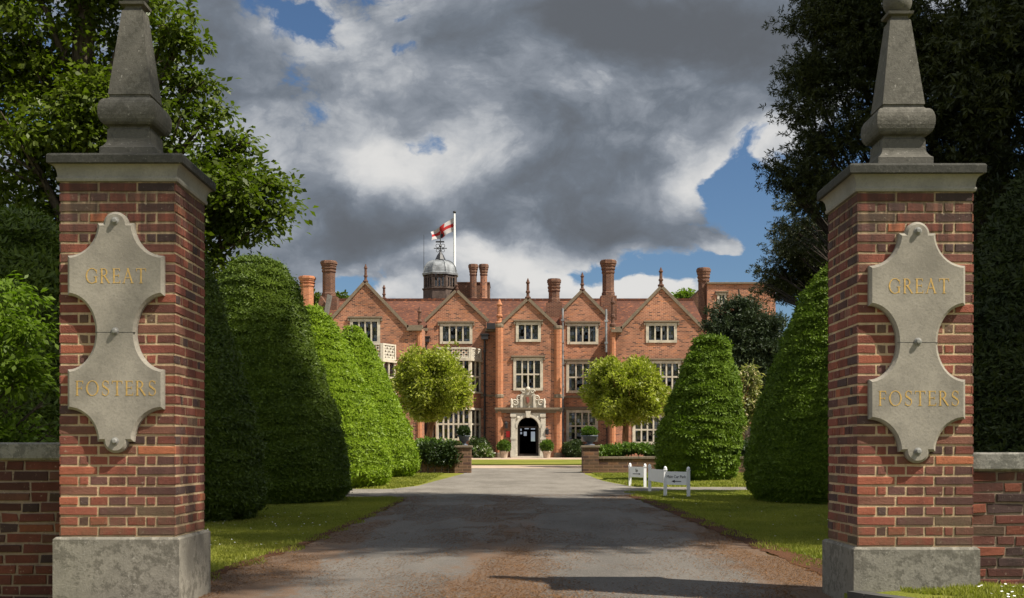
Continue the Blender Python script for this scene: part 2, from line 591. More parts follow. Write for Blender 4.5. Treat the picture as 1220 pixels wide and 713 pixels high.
def mat_asphalt():
    m, t, out = new_mat('old asphalt')
    co = t.n('ShaderNodeTexCoord').outputs['Object']
    sp = t.n('ShaderNodeSeparateXYZ', {0: co})
    x, y, _ = sp.outputs
    st = t.vm('MULTIPLY', co, (1.0, 0.28, 1.0))
    n1 = t.noise(st, 0.9, 8, 0.65)
    n2 = t.noise(st, 4.0, 8, 0.7)
    n3 = t.noise(co, 75.0, 3, 0.7)
    n4 = t.noise(co, 16.0, 6, 0.75)
    c = t.mix(t.smooth(n1, 0.3, 0.7), (0.074, 0.066, 0.056), (0.128, 0.115, 0.098))
    c = t.mix(t.m('MULTIPLY', t.smooth(n2, 0.5, 0.75), 0.55), c, (0.165, 0.150, 0.132))
    c = t.mix(t.m('MULTIPLY', t.smooth(n3, 0.52, 0.7), 0.6), c, (0.22, 0.20, 0.18))
    c = t.mix(t.m('MULTIPLY', t.smooth(n3, 0.46, 0.3), 0.6), c, (0.035, 0.033, 0.03))
    # fallen needles: along the crown of the road and both edges
    mid = t.smooth(t.m('ABSOLUTE', t.m('ADD', x, 0.12)), 0.95, 0.0)
    edge = t.smooth(t.m('ABSOLUTE', t.m('SUBTRACT', x, 0.12)), 1.15, 2.2)
    near = t.smooth(y, 24.0, 9.0)
    lit = t.m('ADD', t.m('MULTIPLY', mid, 0.30), t.m('MULTIPLY', edge, 0.42))
    lit = t.m('ADD', t.m('MULTIPLY', lit, t.m('ADD', near, 0.25)), t.m('MULTIPLY', t.m('SUBTRACT', n2, 0.5), 1.0))
    lit = t.m('ADD', lit, t.m('MULTIPLY', t.m('SUBTRACT', n4, 0.5), 0.9))
    lm = t.smooth(lit, 0.15, 0.40)
    nd = t.mix(n3, (0.155, 0.082, 0.038), (0.080, 0.047, 0.026))
    c = t.mix(t.m('MULTIPLY', lm, 0.74), c, nd)
    principled(t, out, c, 0.85, 0.3, t.m('ADD', n3, t.m('MULTIPLY', n4, 0.6)), 0.55, 0.012)
    return m


def mat_gravel(name, a, b, s=40.0):
    m, t, out = new_mat(name)
    co = t.n('ShaderNodeTexCoord').outputs['Object']
    n1 = t.noise(co, 0.5, 6, 0.6)
    v = t.n('ShaderNodeTexVoronoi', {'Vector': co, 'Scale': s})
    r_ = t.n('ShaderNodeSeparateColor', {0: v.outputs['Color']}).outputs[0]
    n2 = t.noise(t.vm('MULTIPLY', co, (1.0, 0.3, 1.0)), 1.6, 8, 0.7)
    c = t.mix(t.m('ADD', t.m('MULTIPLY', r_, 0.35), t.m('MULTIPLY', t.smooth(t.m('ADD', t.m('MULTIPLY', n1, 0.4), t.m('MULTIPLY', n2, 0.6)), 0.36, 0.64), 0.65)), a, b)
    principled(t, out, c, 0.95, 0.1, v.outputs['Distance'], 0.6, 0.02)
    return m


def mat_glass(name, body=(0.012, 0.014, 0.016), tilt=0.24):
    """old leaded glass: every small quarry leans its own way"""
    m, t, out = new_mat(name)
    uv = t.n('ShaderNodeTexCoord').outputs['UV']
    v = t.n('ShaderNodeTexVoronoi', {'Vector': t.vm('MULTIPLY', uv, (6.5, 5.0, 1)), 'Scale': 1.0, 'Randomness': 0.25})
    nrm = t.n('ShaderNodeNewGeometry').outputs['Normal']
    dv = t.vm('SCALE', t.vm('SUBTRACT', v.outputs['Color'], (0.5, 0.5, 0.5)), scale=tilt)
    nn = t.vm('NORMALIZE', t.vm('ADD', nrm, dv))
    b = t.n('ShaderNodeBsdfGlossy', {'Color': (0.9, 0.93, 0.95, 1), 'Roughness': 0.05, 'Normal': nn})
    tr = t.n('ShaderNodeBsdfTransparent', {'Color': (0.72, 0.76, 0.75, 1)})
    fr = t.n('ShaderNodeFresnel', {'IOR': 1.75, 'Normal': nn})
    mx = t.n('ShaderNodeMixShader', {0: fr.outputs[0], 1: tr.outputs[0], 2: b.outputs[0]})
    lead = t.n('ShaderNodeBsdfDiffuse', {'Color': (0.05, 0.05, 0.055, 1)})
    vd = t.n('ShaderNodeTexVoronoi', {'Vector': t.vm('MULTIPLY', uv, (6.5, 5.0, 1)), 'Scale': 1.0, 'Randomness': 0.25}, feature='DISTANCE_TO_EDGE')
    mk = t.m('LESS_THAN', vd.outputs['Distance'], 0.05)
    m2 = t.n('ShaderNodeMixShader', {0: mk, 1: mx.outputs[0], 2: lead.outputs[0]})
    t.nt.links.new(m2.outputs[0], out.inputs[0])
    return m


M = {}
M['house_brick'] = mat_brick_tex('house brick', (0.325, 0.136, 0.080), (0.165, 0.072, 0.048), (0.38, 0.29, 0.215), dark=0.85, orange=0.6, big=0.42)
M['house_brick_orange'] = mat_brick_tex('orange rubbed brick', (0.42, 0.155, 0.072), (0.31, 0.11, 0.052), (0.42, 0.3, 0.2), dark=0.2, orange=0.6, big=0.15)
M['house_brick_dark'] = mat_brick_tex('weathered chimney brick', (0.110, 0.050, 0.033), (0.072, 0.037, 0.027), (0.17, 0.125, 0.09), dark=0.6, orange=0.25, big=0.4)
M['finial'] = mat_plain('dark moulded brick', (0.105, 0.055, 0.038), 0.9, 0.2, 0.4, 6)
M['rubble'] = mat_brick_tex('old garden wall brick', (0.13, 0.078, 0.046), (0.075, 0.05, 0.034), (0.10, 0.082, 0.06), w=0.30, h=0.10, dark=0.6, orange=0.3, big=0.4, bump=0.9, msize=0.016)
M['tile'] = mat_brick_tex('clay roof tile', (0.100, 0.040, 0.027), (0.056, 0.027, 0.021), (0.035, 0.018, 0.014), w=0.17, h=0.11, dark=0.5, orange=0.4, big=0.35, msize=0.012, bump=0.9)
M['pillar_brick'] = mat_brick_attr('pillar brick', 0.45, 2.65)
M['wall_brick'] = mat_brick_attr('old wall brick', 0.85)
M['plaque'] = mat_stone('plaque stone', (0.265, 0.24, 0.195), 0.14, dark=(0.12, 0.112, 0.095), bstr=0.3)
M['plinth'] = mat_stone('plinth stone', (0.22, 0.203, 0.165), 0.60, dark=(0.055, 0.05, 0.038))
M['cap_dark'] = mat_stone('lichened coping', (0.060, 0.058, 0.049), 0.66, dark=(0.026, 0.026, 0.021), light=(0.30, 0.29, 0.25), scale=1.6)
M['cap_light'] = mat_stone('cornice stone', (0.235, 0.222, 0.188), 0.18, dark=(0.13, 0.12, 0.1), bstr=0.25)
M['obelisk'] = mat_stone('obelisk stone', (0.112, 0.105, 0.087), 0.56, dark=(0.045, 0.042, 0.033), light=(0.40, 0.38, 0.33), scale=1.2)
M['coping'] = mat_stone('wall coping stone', (0.21, 0.20, 0.172), 0.58, dark=(0.045, 0.044, 0.037))
M['house_stone'] = mat_stone('window stone', (0.48, 0.43, 0.335), 0.25, dark=(0.22, 0.18, 0.12), bstr=0.2)
M['old_stone'] = mat_stone('weathered string course', (0.19, 0.15, 0.105), 0.5, dark=(0.09, 0.07, 0.045), light=(0.48, 0.42, 0.3), bstr=0.3)
M['white_stone'] = mat_stone('carved portal stone', (0.52, 0.48, 0.395), 0.42, dark=(0.19, 0.165, 0.12), light=(0.6, 0.56, 0.48), bstr=0.4, scale=1.4)
M['gold'] = mat_plain('gilding', (0.60, 0.38, 0.115), 0.40, 0.5, 0.3, 60, 0.55)
M['bolt'] = mat_plain('bolt metal', (0.20, 0.195, 0.175), 0.7, 0.3, 0.3, 60, 0.0)
M['glass'] = mat_glass('leaded glass')
M['interior'] = mat_plain('dark room', (0.028, 0.024, 0.02), 0.9, 0.05)
M['curtain'] = mat_plain('pale curtain', (0.50, 0.47, 0.42), 0.9, 0.05, 0.12, 3)
M['lead'] = mat_plain('lead sheet', (0.19, 0.20, 0.205), 0.6, 0.4, 0.55, 2.5, 0.2)
M['timber'] = mat_plain('weathered timber', (0.085, 0.062, 0.05), 0.8, 0.2, 0.45, 5.0)
M['dark_wood'] = mat_plain('dark oak', (0.025, 0.018, 0.013), 0.5, 0.3)
M['iron'] = mat_plain('dark iron', (0.02, 0.02, 0.022), 0.5, 0.4)
M['white_paint'] = mat_plain('white paint', (0.80, 0.80, 0.78), 0.4, 0.4, 0.04)
M['black_paint'] = mat_plain('black lettering', (0.02, 0.02, 0.02), 0.5, 0.3, 0.0)
M['faded_red'] = mat_plain('faded red', (0.20, 0.07, 0.05), 0.8, 0.2, 0.3, 20)
M['red_paint'] = mat_plain('red paint', (0.55, 0.03, 0.03), 0.5, 0.3, 0.05)
M['flag_white'] = mat_plain('flag white', (0.36, 0.34, 0.33), 0.9, 0.1, 0.05)
M['flag_red'] = mat_plain('flag red', (0.30, 0.025, 0.025), 0.9, 0.1, 0.1)
M['flag_dark'] = mat_plain('flag dark', (0.02, 0.02, 0.03), 0.9, 0.1)
M['pot'] = mat_plain('stone pot', (0.46, 0.36, 0.27), 0.9, 0.1, 0.3, 12)
M['urn'] = mat_plain('lead urn', (0.07, 0.08, 0.10), 0.55, 0.4, 0.3, 12)
M['bark'] = mat_bark('bark', (0.12, 0.095, 0.07))
M['bark_red'] = mat_bark('red brown bark', (0.13, 0.07, 0.045))
M['bark_dark'] = mat_bark('dark bark', (0.045, 0.036, 0.028))
M['bark_light'] = mat_bark('orange brown bark', (0.24, 0.12, 0.06))
M['lawn'] = mat_lawn()
M['asphalt'] = mat_asphalt()
M['side_gravel'] = mat_gravel('pale drive surface', (0.115, 0.102, 0.085), (0.215, 0.195, 0.165), 30)
M['forecourt_gravel'] = mat_gravel('pink forecourt gravel', (0.30, 0.225, 0.16), (0.43, 0.33, 0.25), 30)
M['soil'] = mat_gravel('soil and needles', (0.03, 0.018, 0.012), (0.11, 0.05, 0.025), 60)
M['kerb'] = mat_stone('dark kerb stone', (0.07, 0.066, 0.06), 0.2)
M['yew_dark'] = mat_leaf('yew', (0.034, 0.058, 0.006), (0.100, 0.142, 0.014), 0.22, 0.25, 0.5)
M['yew_deep'] = mat_leaf('deep green yew', (0.036, 0.064, 0.006), (0.110, 0.160, 0.014), 0.22, 0.2, 0.5)
M['yew_shaded'] = mat_leaf('deep shade yew', (0.010, 0.018, 0.003), (0.034, 0.048, 0.007), 0.15, 0.2, 0.55)  # deep shade put into the leaf colour, darker than the other yews
M['yew_lime'] = mat_leaf('new yew growth', (0.090, 0.150, 0.008), (0.245, 0.345, 0.018), 0.30, 0.22, 0.5)
M['yew_lime_spot'] = mat_leaf('new yew growth with a dead patch', (0.090, 0.150, 0.008), (0.245, 0.345, 0.018), 0.30, 0.22, 0.5, spot=((0.30, -1.68, 0.52), 0.26, (0.20, 0.06, 0.02)))
M['yew_mid'] = mat_leaf('mid yew', (0.050, 0.090, 0.008), (0.150, 0.222, 0.018), 0.26, 0.16, 0.55)
M['broad'] = mat_leaf('broad leaves', (0.030, 0.048, 0.005), (0.118, 0.155, 0.012), 0.42, 0.3, 0.45, clump=0.6)
M['lime_leaf'] = mat_leaf('light green leaves', (0.060, 0.105, 0.007), (0.15, 0.225, 0.016), 0.42, 0.25, 0.5, clump=1.5)
M['conifer'] = mat_leaf('conifer needles', (0.008, 0.014, 0.005), (0.052, 0.060, 0.014), 0.15, 0.2, 0.5, clump=0.8)
M['conifer2'] = mat_leaf('grey green needles', (0.017, 0.030, 0.013), (0.045, 0.062, 0.026), 0.15, 0.2, 0.5, clump=0.8)
M['standard'] = mat_leaf('glossy yellow green leaves', (0.125, 0.155, 0.014), (0.410, 0.430, 0.055), 0.38, 0.3, 0.45, alt=(0.40, 0.40, 0.12), alt_amt=0.07, clump=3.0)
M['variegated'] = mat_leaf('variegated leaves', (0.09, 0.12, 0.025), (0.30, 0.29, 0.10), 0.3, 0.3, 0.4, alt=(0.5, 0.42, 0.22), alt_amt=0.15)
M['shrub_dark'] = mat_leaf('dark shrub leaves', (0.016, 0.032, 0.008), (0.055, 0.085, 0.018), 0.2, 0.4, 0.4)
M['shrub_green'] = mat_leaf('green shrub leaves', (0.04, 0.085, 0.010), (0.13, 0.20, 0.024), 0.3, 0.3, 0.45)
M['shrub_flower'] = mat_leaf('green leaves with white flowers', (0.04, 0.075, 0.012), (0.12, 0.17, 0.03), 0.3, 0.3, 0.45, alt=(0.62, 0.62, 0.5), alt_amt=0.16)
M['grass_blade'] = mat_leaf('grass blades', (0.120, 0.145, 0.018), (0.305, 0.300, 0.052), 0.35, 0.2, 0.5, alt=(0.25, 0.19, 0.06), alt_amt=0.08, clump=0.7)
M['daisy'] = mat_plain('daisy white', (0.8, 0.8, 0.75), 0.8, 0.1)
M['needles'] = mat_leaf('dry fallen needles', (0.10, 0.045, 0.018), (0.28, 0.14, 0.05), 0.05, 0.1, 0.8)


# ------------------------------------------------------------------ foliage
def leaf_object(name, P, T, W, L, Wd, mat, parent=None, core=None, fold=0.25, rnd=None, shape='leaf'):
    """one mesh of N leaves. P base points, T tip directions, W width directions, L lengths, Wd widths"""
    o0 = np.array(parent['_origin']) if parent is not None else np.zeros(3)
    N = len(P)
    L = np.broadcast_to(L, (N,))[:, None]
    Wd = np.broadcast_to(Wd, (N,))[:, None]
    Nn = np.cross(T, W)
    a = P
    mid = P + T * L * (0.5 if shape == 'leaf' else 0.3)
    b = mid + W * Wd * 0.5 + Nn * Wd * fold
    c = P + T * L
    d = mid - W * Wd * 0.5 + Nn * Wd * fold
    V = np.stack([a, b, c, d], 1).reshape(-1, 3)
    nq = N
    F = np.arange(4 * N).reshape(-1, 4)
    if rnd is None:
        rnd = RNG.random(N)
    if core is not None:
        cv, cf = core
        F = np.concatenate([F, cf + len(V)])
        V = np.concatenate([V, cv])
        rnd = np.concatenate([rnd, np.zeros(len(cf))])
    V = V - o0
    me = bpy.data.meshes.new(name)
    nv, nf = len(V), len(F)
    me.vertices.add(nv)
    me.vertices.foreach_set('co', V.astype(np.float32).ravel())
    me.loops.add(nf * 4)
    me.loops.foreach_set('vertex_index', F.astype(np.int32).ravel())
    me.polygons.add(nf)
    me.polygons.foreach_set('loop_start', np.arange(0, nf * 4, 4, dtype=np.int32))
    me.materials.append(mat)
    at = me.attributes.new('rnd', 'FLOAT', 'FACE')
    at.data.foreach_set('value', rnd.astype(np.float32))
    me.update(calc_edges=True)
    return link(name, me, parent)


def rand_dirs(n):
    return norm(RNG.normal(size=(n, 3)))


def yew(X, Y, prof, label, mat, n, size=(0.10, 0.030), lean=None, group='clipped yews beside the drive', ripple=0.05, yscale=1.0):
    """clipped yew. prof: list of (height, radius) from the ground to the top"""
    z0 = zg(Y)
    root = thing('clipped_yew', label, 'yew', (X, Y, z0), group)
    hs = np.array([p[0] for p in prof])
    rs = np.array([p[1] for p in prof])
    # arc length sampling
    S_ = 400
    hh = np.concatenate([np.linspace(hs[i], hs[i + 1], 40) for i in range(len(hs) - 1)])
    rr = np.interp(hh, hs, rs)
    seg = np.hypot(np.diff(hh), np.diff(rr))
    cum = np.concatenate([[0], np.cumsum(seg * (rr[:-1] + rr[1:]) / 2)])
    u = RNG.random(n) * cum[-1]
    i = np.clip(np.searchsorted(cum, u) - 1, 0, len(seg) - 1)
    f = (u - cum[i]) / np.maximum(cum[i + 1] - cum[i], 1e-9)
    h = hh[i] + f * (hh[i + 1] - hh[i])
    r = rr[i] + f * (rr[i + 1] - rr[i])
    dh, dr = (hh[i + 1] - hh[i]), (rr[i + 1] - rr[i])
    th = RNG.random(n) * 2 * np.pi
    # finer and denser on the side that faces the drive gate
    flip = (np.sin(th) > 0.25) & (RNG.random(n) < 0.55)
    th = np.where(flip, -th, th)
    l_ = np.maximum(np.hypot(dh, dr), 1e-9)
    nr, nz = dh / l_, -dr / l_
    ct, st = np.cos(th), np.sin(th)
    nrm = np.stack([ct * nr, st * nr, nz], 1)
    q = np.stack([ct * r * 1.1, st * r * 1.1, h * 3.2], 1)
    rip = (vnoise(q * 1.7, int(X * 7 + Y)) - 0.5) * ripple * 1.5 + (vnoise(q * np.array([3.0, 3.0, 6.5]), 3) - 0.5) * ripple * 2.4 + (vnoise(q * np.array([.5, .5, .22]), 5) - 0.5) * ripple * 3.0
    r2 = r + rip
    lx = np.interp(h, hs, lean) if lean is not None else 0
    pos = np.stack([X + lx + ct * r2, Y + st * r2 * yscale, z0 + h + nz * rip], 1)
    depth = RNG.random(n) ** 1.6 * 0.05
    pos = pos - nrm * depth[:, None]
    stray = RNG.random(n) < 0.035
    pos = pos + nrm * (stray * RNG.random(n) * 0.09)[:, None]
    hole = vnoise(q * np.array([2.2, 2.2, 2.6]) + 17, int(Y)) < 0.13
    pos = pos - nrm * (hole * 0.07)[:, None]
    out = nrm + RNG.normal(size=(n, 3)) * 0.45
    tang = norm(np.cross(nrm, rand_dirs(n)))
    T = norm(out * 0.42 + tang * 0.85 + np.array([0, 0, 0.12]))
    W = norm(np.cross(T, nrm + RNG.normal(size=(n, 3)) * 0.5))
    sz = RNG.uniform(0.6, 1.3, n)
    # core
    ns = 40
    hc = np.concatenate([hs])
    cv, cf = [], []
    lv = np.linspace(0, hs[-1], 26)
    for k, z in enumerate(lv):
        rc = max(np.interp(z, hs, rs) - 0.09, 0.01)
        lc = np.interp(z, hs, lean) if lean is not None else 0
        for j in range(ns):
            a_ = 2 * np.pi * j / ns
            cv.append((X + lc + rc * math.cos(a_), Y + rc * math.sin(a_) * yscale, z0 + min(z, hs[-1] - 0.1)))
    for k in range(len(lv) - 1):
        for j in range(ns):
            j2 = (j + 1) % ns
            cf.append((k * ns + j, k * ns + j2, (k + 1) * ns + j2, (k + 1) * ns + j))
    leaf_object('foliage', pos, T, W, size[0] * sz, size[1] * sz, mat, root, core=(np.array(cv), np.array(cf)))
    tb = MB()
    tb.tube([(X, Y, z0 - 0.1), (X + 0.02, Y, z0 + 0.4), (X - 0.02, Y, z0 + 1.2)], [0.14, 0.12, 0.09], 10)
    tb.build('trunk', M['bark_red'], root)
    return root


def clumps_to_leaves(C, r, per, flat=0.6, droop=0.2):
    """leaf positions in flattened clumps round the points C"""
    n = len(C) * per
    g = RNG.normal(size=(n, 3)) * 0.5
    g[:, 2] *= flat
    rad = np.repeat(np.broadcast_to(r, (len(C),)), per)[:, None]
    Pp = np.repeat(C, per, axis=0) + g * rad
    dirv = norm(g + RNG.normal(size=(n, 3)) * 0.35 - np.array([0, 0, droop]))
    return Pp, dirv


def lobe_points(lobes, dens, shell=0.45, seed=0, gap=0.42):
    """clump centres spread through ellipsoid lobes, thinned by noise so that gaps stay open"""
    out = []
    for (c, r) in lobes:
        r = np.array(r if hasattr(r, '__len__') else (r, r, r * 0.8), float)
        vol = 4.19 * r.prod()
        n = max(6, int(vol ** 0.75 * dens))
        d = rand_dirs(n)
        k = RNG.random(n) ** shell
        p = np.array(c) + d * k[:, None] * r
        out.append(p)
    p = np.concatenate(out)
    nz = vnoise(p * 0.9 + 31, seed) * 0.6 + vnoise(p * 2.3, seed + 1) * 0.4
    return p[nz > gap]


def limbs(mb, base, top, r0, lobes, twigs=5, sub=0.35, start=0.25, bend=0.3, thick=0.45):
    base, top = Vector(base), Vector(top)
    n = 12
    tr = []
    for i in range(n + 1):
        f = i / n
        p = base.lerp(top, f) + Vector((math.sin(f * 5 + base.x), math.cos(f * 4.3), 0)) * 0.02 * (top - base).length * f * (1 - f) * 4
        tr.append(p)
    mb.tube(tr, [r0 * (1.25 if i == 0 else 1) * (1 - 0.85 * i / n) for i in range(n + 1)], 12)
    H = (top - base).length
    for (c, r) in lobes:
        c = Vector(c)
        rr = r[0] if hasattr(r, '__len__') else r
        hz = min(max((c.z - base.z) / H - 0.18, start), 0.93)
        p0 = tr[int(hz * n)]
        rad = r0 * (1 - 0.85 * hz) * thick
        midp = p0.lerp(c, 0.5) + Vector((random.uniform(-1, 1), random.uniform(-1, 1), random.uniform(0, 1.4))) * bend * rr * 0.5
        mb.tube([p0, p0.lerp(midp, 0.5), midp, midp.lerp(c, 0.6), c], [rad, rad * 0.8, rad * 0.6, rad * 0.42, rad * 0.25], 7)
        for k in range(twigs):
            d = Vector(rand_dirs(1)[0])
            d.z *= 0.6
            e = c + d * rr * random.uniform(0.6, 0.95)
            s = midp.lerp(c, random.random())
            m_ = s.lerp(e, 0.5) + Vector((0, 0, random.uniform(-0.1, 0.25))) * rr * 0.4
            mb.tube([s, m_, e], [rad * 0.3, rad * 0.2, rad * 0.06], 5, caps=False)


def tree(name, label, cat, base, top, r0, lobes, mat, bark, dens=14, per=60, clump=0.42, leaf=(0.11, 0.07), flat=0.55, droop=0.35, gap=0.42, twigs=5, group=None, up=0.8, start=0.25, shell=0.45, seed=0, fold=0.2):
    root = thing(name, label, cat, base, group)
    mb = MB()
    limbs(mb, base, top, r0, lobes, twigs, start=start)
    mb.build('trunk', bark, root)
    C = lobe_points(lobes, dens, shell, seed, gap)
    Pp, D = clumps_to_leaves(C, clump * RNG.uniform(0.6, 1.3, len(C)), per, flat, droop)
    n = len(Pp)
    cl = np.repeat(RNG.random(len(C)), per)
    upv = norm(np.array([0, 0, up]) + RNG.normal(size=(n, 3)) * 0.45)
    W = norm(np.cross(upv, D))
    sz = RNG.uniform(0.6, 1.25, n)
    leaf_object('crown', Pp, D, W, leaf[0] * sz, leaf[1] * sz, mat, root, fold=fold, rnd=np.clip(RNG.random(n) * 0.65 + cl * 0.35, 0, 1))
    return root


def conifer(name, label, cat, base, top, r0, lobes, mat, bark, dens=14, sprays=16, clump=0.5, leaf=(0.20, 0.022), gap=0.40, group=None, start=0.1, seed=0, twigs=6, needles=9, shell=0.45):
    """each clump is a set of sprays, each spray a fan of thin needle blades that droops a little"""
    root = thing(name, label, cat, base, group)
    mb = MB()
    limbs(mb, base, top, r0, lobes, twigs, start=start, thick=0.13)
    mb.build('trunk', bark, root)
    C = lobe_points(lobes, dens, shell, seed, gap)
    Sp, D = clumps_to_leaves(C, clump * RNG.uniform(0.6, 1.3, len(C)), sprays, 0.36, 0.25)
    n = len(Sp)
    k = needles
    P = np.repeat(Sp, k, axis=0)
    D = np.repeat(D, k, axis=0)
    m = len(P)
    along = np.tile(np.linspace(0, 0.9, k), n)[:, None] * leaf[0] * 1.3
    P = P + D * along
    T = norm(D * 0.6 + rand_dirs(m) * 0.95)
    W = norm(np.cross(T, rand_dirs(m)))
    sz = RNG.uniform(0.6, 1.25, m)
    cl = np.repeat(np.repeat(RNG.random(len(C)), sprays), k)
    leaf_object('crown', P, T, W, leaf[0] * sz, leaf[1] * sz, mat, root, fold=0.1, rnd=np.clip(RNG.random(m) * 0.5 + cl * 0.5, 0, 1))
    return root


def ball_leaves(c, r, n, leaf, shell=0.35, squash_top=1.0, noise=0.12, seed=0):
    d = rand_dirs(n)
    k = RNG.random(n) ** shell
    k = k * (1 + (vnoise(d * 2.2 + 7, seed) - 0.5) * noise * 3)
    r = np.array(r, float)
    p = np.array(c) + d * k[:, None] * r
    T = norm(d * 0.7 + RNG.normal(size=(n, 3)) * 0.6 + np.array([0, 0, 0.15]))
    W = norm(np.cross(T, d + RNG.normal(size=(n, 3)) * 0.6))
    s = RNG.uniform(0.6, 1.25, n)
    return p, T, W, leaf[0] * s, leaf[1] * s


def px_lobe(px, py, rpx, Y, ry=None):
    k = Y / 1465
    return ((PX(px, Y), Y, PZ(py, Y)), (rpx * k, (ry or rpx * k), rpx * k * 0.85))


# ------------------------------------------------------------------ ground, drive, lawns (setting)
def strip(name, mat, xl, xr, y0, y1, dz, ny=60, jit=0.0, kind='structure', nx=6, seed=3):
    """sheet that follows the ground between two edges; xl/xr are functions of y"""
    ys = sorted(set(list(np.linspace(y0, y1, ny)) + [v for v in (7.6, 70.0) if y0 < v < y1]))
    rg = random.Random(seed)
    mb = MB()
    rows = []
    for y in ys:
        a, b = xl(y), xr(y)
        a += rg.uniform(-jit, jit)
        b += rg.uniform(-jit, jit)
        rows.append([(a + (b - a) * i / nx, y, zg(y) + dz) for i in range(nx + 1)])
    mb.grid([r for r in rows], smooth=False)
    o = mb.build(name, mat)
    if kind:
        o['kind'] = kind
    return o


def interp(pts):
    ys = [p[0] for p in pts]
    xs = [p[1] for p in pts]
    return lambda y: float(np.interp(y, ys, xs))


mb = MB()
for ya, yb in ((-120, 0), (0, 7.6), (7.6, 20), (20, 40), (40, 70), (70, 200), (200, 900)):
    for xa, xb in ((-700, -100), (-100, -20), (-20, 20), (20, 100), (100, 700)):
        mb.face([(xa, ya, zg(ya)), (xb, ya, zg(ya)), (xb, yb, zg(yb)), (xa, yb, zg(yb))])
o = mb.build('ground', M['lawn'])
o['kind'] = 'structure'

drive_l = interp([(-20, -2.6), (8.0, -2.45), (9.3, -2.33), (12.2, -2.10), (16.3, -1.98), (21, -1.93), (22.3, -2.2), (23, -3.2)])
drive_r = interp([(-20, 2.6), (7.4, 2.18), (9.4, 2.35), (13.2, 2.27), (17.5, 2.2), (23, 2.05), (24.6, 2.15), (25.5, 3.2)])
strip('side_path', M['side_gravel'], interp([(22.2, -30), (40, -30)]), interp([(22.2, 0), (40, 0)]), 22.35, 25.9, 0.004, 20, 0.0)
strip('cross_path', M['side_gravel'], interp([(22.2, 0), (40, 0)]), interp([(22.2, 30), (40, 30)]), 25.35, 26.9, 0.004, 10, 0.0)
strip('drive', M['asphalt'], drive_l, drive_r, -20, 23.4, 0.012, 260, 0.035, nx=10)
strip('upper_drive', M['side_gravel'], interp([(22, -2.05), (25.9, -2.6), (27.5, -2.2), (31, -2.0), (37, -1.6), (40, -1.6), (42, -8), (44, -20)]),
      interp([(22, 2.05), (25, 3.0), (27.5, 2.5), (31, 2.15), (36, 2.06), (40, 2.06), (42, 8), (44, 20)]), 22.5, 44, 0.008, 60, 0.015)
strip('forecourt', M['forecourt_gravel'], lambda y: -25, lambda y: 25, 43.9, 69.5, 0.012, 30)
strip('forecourt_lawn', M['lawn'], lambda y: -11 + 4 * abs((y - 54.5) / 5.5) ** 3, lambda y: 11 - 4 * abs((y - 54.5) / 5.5) ** 3, 48.6, 60.2, 0.05, 30)
strip('drive_edge_soil', M['soil'], lambda y: drive_r(y) - 0.02, lambda y: drive_r(y) + 0.26 + 0.75 * max(0, 1 - abs(y - 9.2) / 1.6), 7.4, 23.0, 0.016, 120, 0.05, nx=3)
strip('pillar_foot_soil', M['soil'], lambda y: drive_l(y) - 0.10 - 0.25 * max(0, 1 - abs(y - 8.4) / 1.3), lambda y: drive_l(y) + 0.03, 6.0, 21.5, 0.016, 120, 0.04, nx=3)


def blades(name, regions, n, hgt, wid, mat, avoid=None, kind='stuff', hfun=None):
    areas = np.array([(r[1] - r[0]) * (r[3] - r[2]) for r in regions])
    cnt = (areas / areas.sum() * n).astype(int)
    X, Y = [], []
    for r, c in zip(regions, cnt):
        X.append(RNG.uniform(r[0], r[1], c))
        Y.append(RNG.uniform(r[2], r[3], c))
    X, Y = np.concatenate(X), np.concatenate(Y)
    if avoid is not None:
        k = avoid(X, Y)
        X, Y = X[k], Y[k]
    m = len(X)
    P = np.stack([X, Y, (zg_np(Y) if hfun is None else hfun(X, Y)) - 0.004], 1)
    T = norm(np.stack([RNG.normal(size=m) * 0.45, RNG.normal(size=m) * 0.45, np.ones(m)], 1))
    a = RNG.random(m) * np.pi
    W = norm(np.cross(T, np.stack([np.cos(a), np.sin(a), np.zeros(m)], 1)))
    patch = vnoise(np.stack([X * 0.8, Y * 0.5, X * 0], 1), 11)
    L = hgt * RNG.uniform(0.5, 1.3, m) * (0.7 + 0.6 * patch)
    o = leaf_object(name, P, T, W, L, wid * RNG.uniform(0.7, 1.3, m), mat, fold=0.15, rnd=np.clip(RNG.random(m) * 0.6 + patch * 0.4, 0, 1), shape='blade')
    if kind:
        o['kind'] = kind
    return o


def np_l(y):
    return np.interp(y, [6, 8.0, 9.3, 12.2, 16.3, 21, 22.3, 23], [-2.5, -2.45, -2.33, -2.10, -1.98, -1.93, -2.2, -3.2])


def np_r(y):
    return np.interp(y, [7.4, 9.4, 13.2, 17.5, 23, 24.6, 25.5], [2.18, 2.35, 2.27, 2.2, 2.05, 2.15, 3.2])


def lawn_mask(X, Y):
    e = (vnoise(np.stack([X * 3, Y * 3, X * 0], 1), 2) - 0.5) * 0.22
    left = (X < np_l(Y) - 0.12 + e) & (Y < 22.3)
    right = (X > np_r(Y) + 0.22 + e + 0.7 * np.maximum(0, 1 - np.abs(Y - 9.2) / 1.6)) & (Y < 25.2)
    k = np.where(X < 0, left, right)
    # not inside the pillars or the walls
    k &= ~((Y > 7.55) & (Y < 8.45) & (np.abs(X) > 2.02))
    return k


blades('lawn_grass', [(-5.2, -1.9, 8.3, 15), (2.1, 5.2, 8.3, 15)], 300000, 0.023, 0.008, M['grass_blade'], lawn_mask)
blades('lawn_grass', [(-5.5, -1.9, 15, 22.4), (2.0, 8.5, 15, 25.3)], 260000, 0.026, 0.013, M['grass_blade'], lawn_mask)
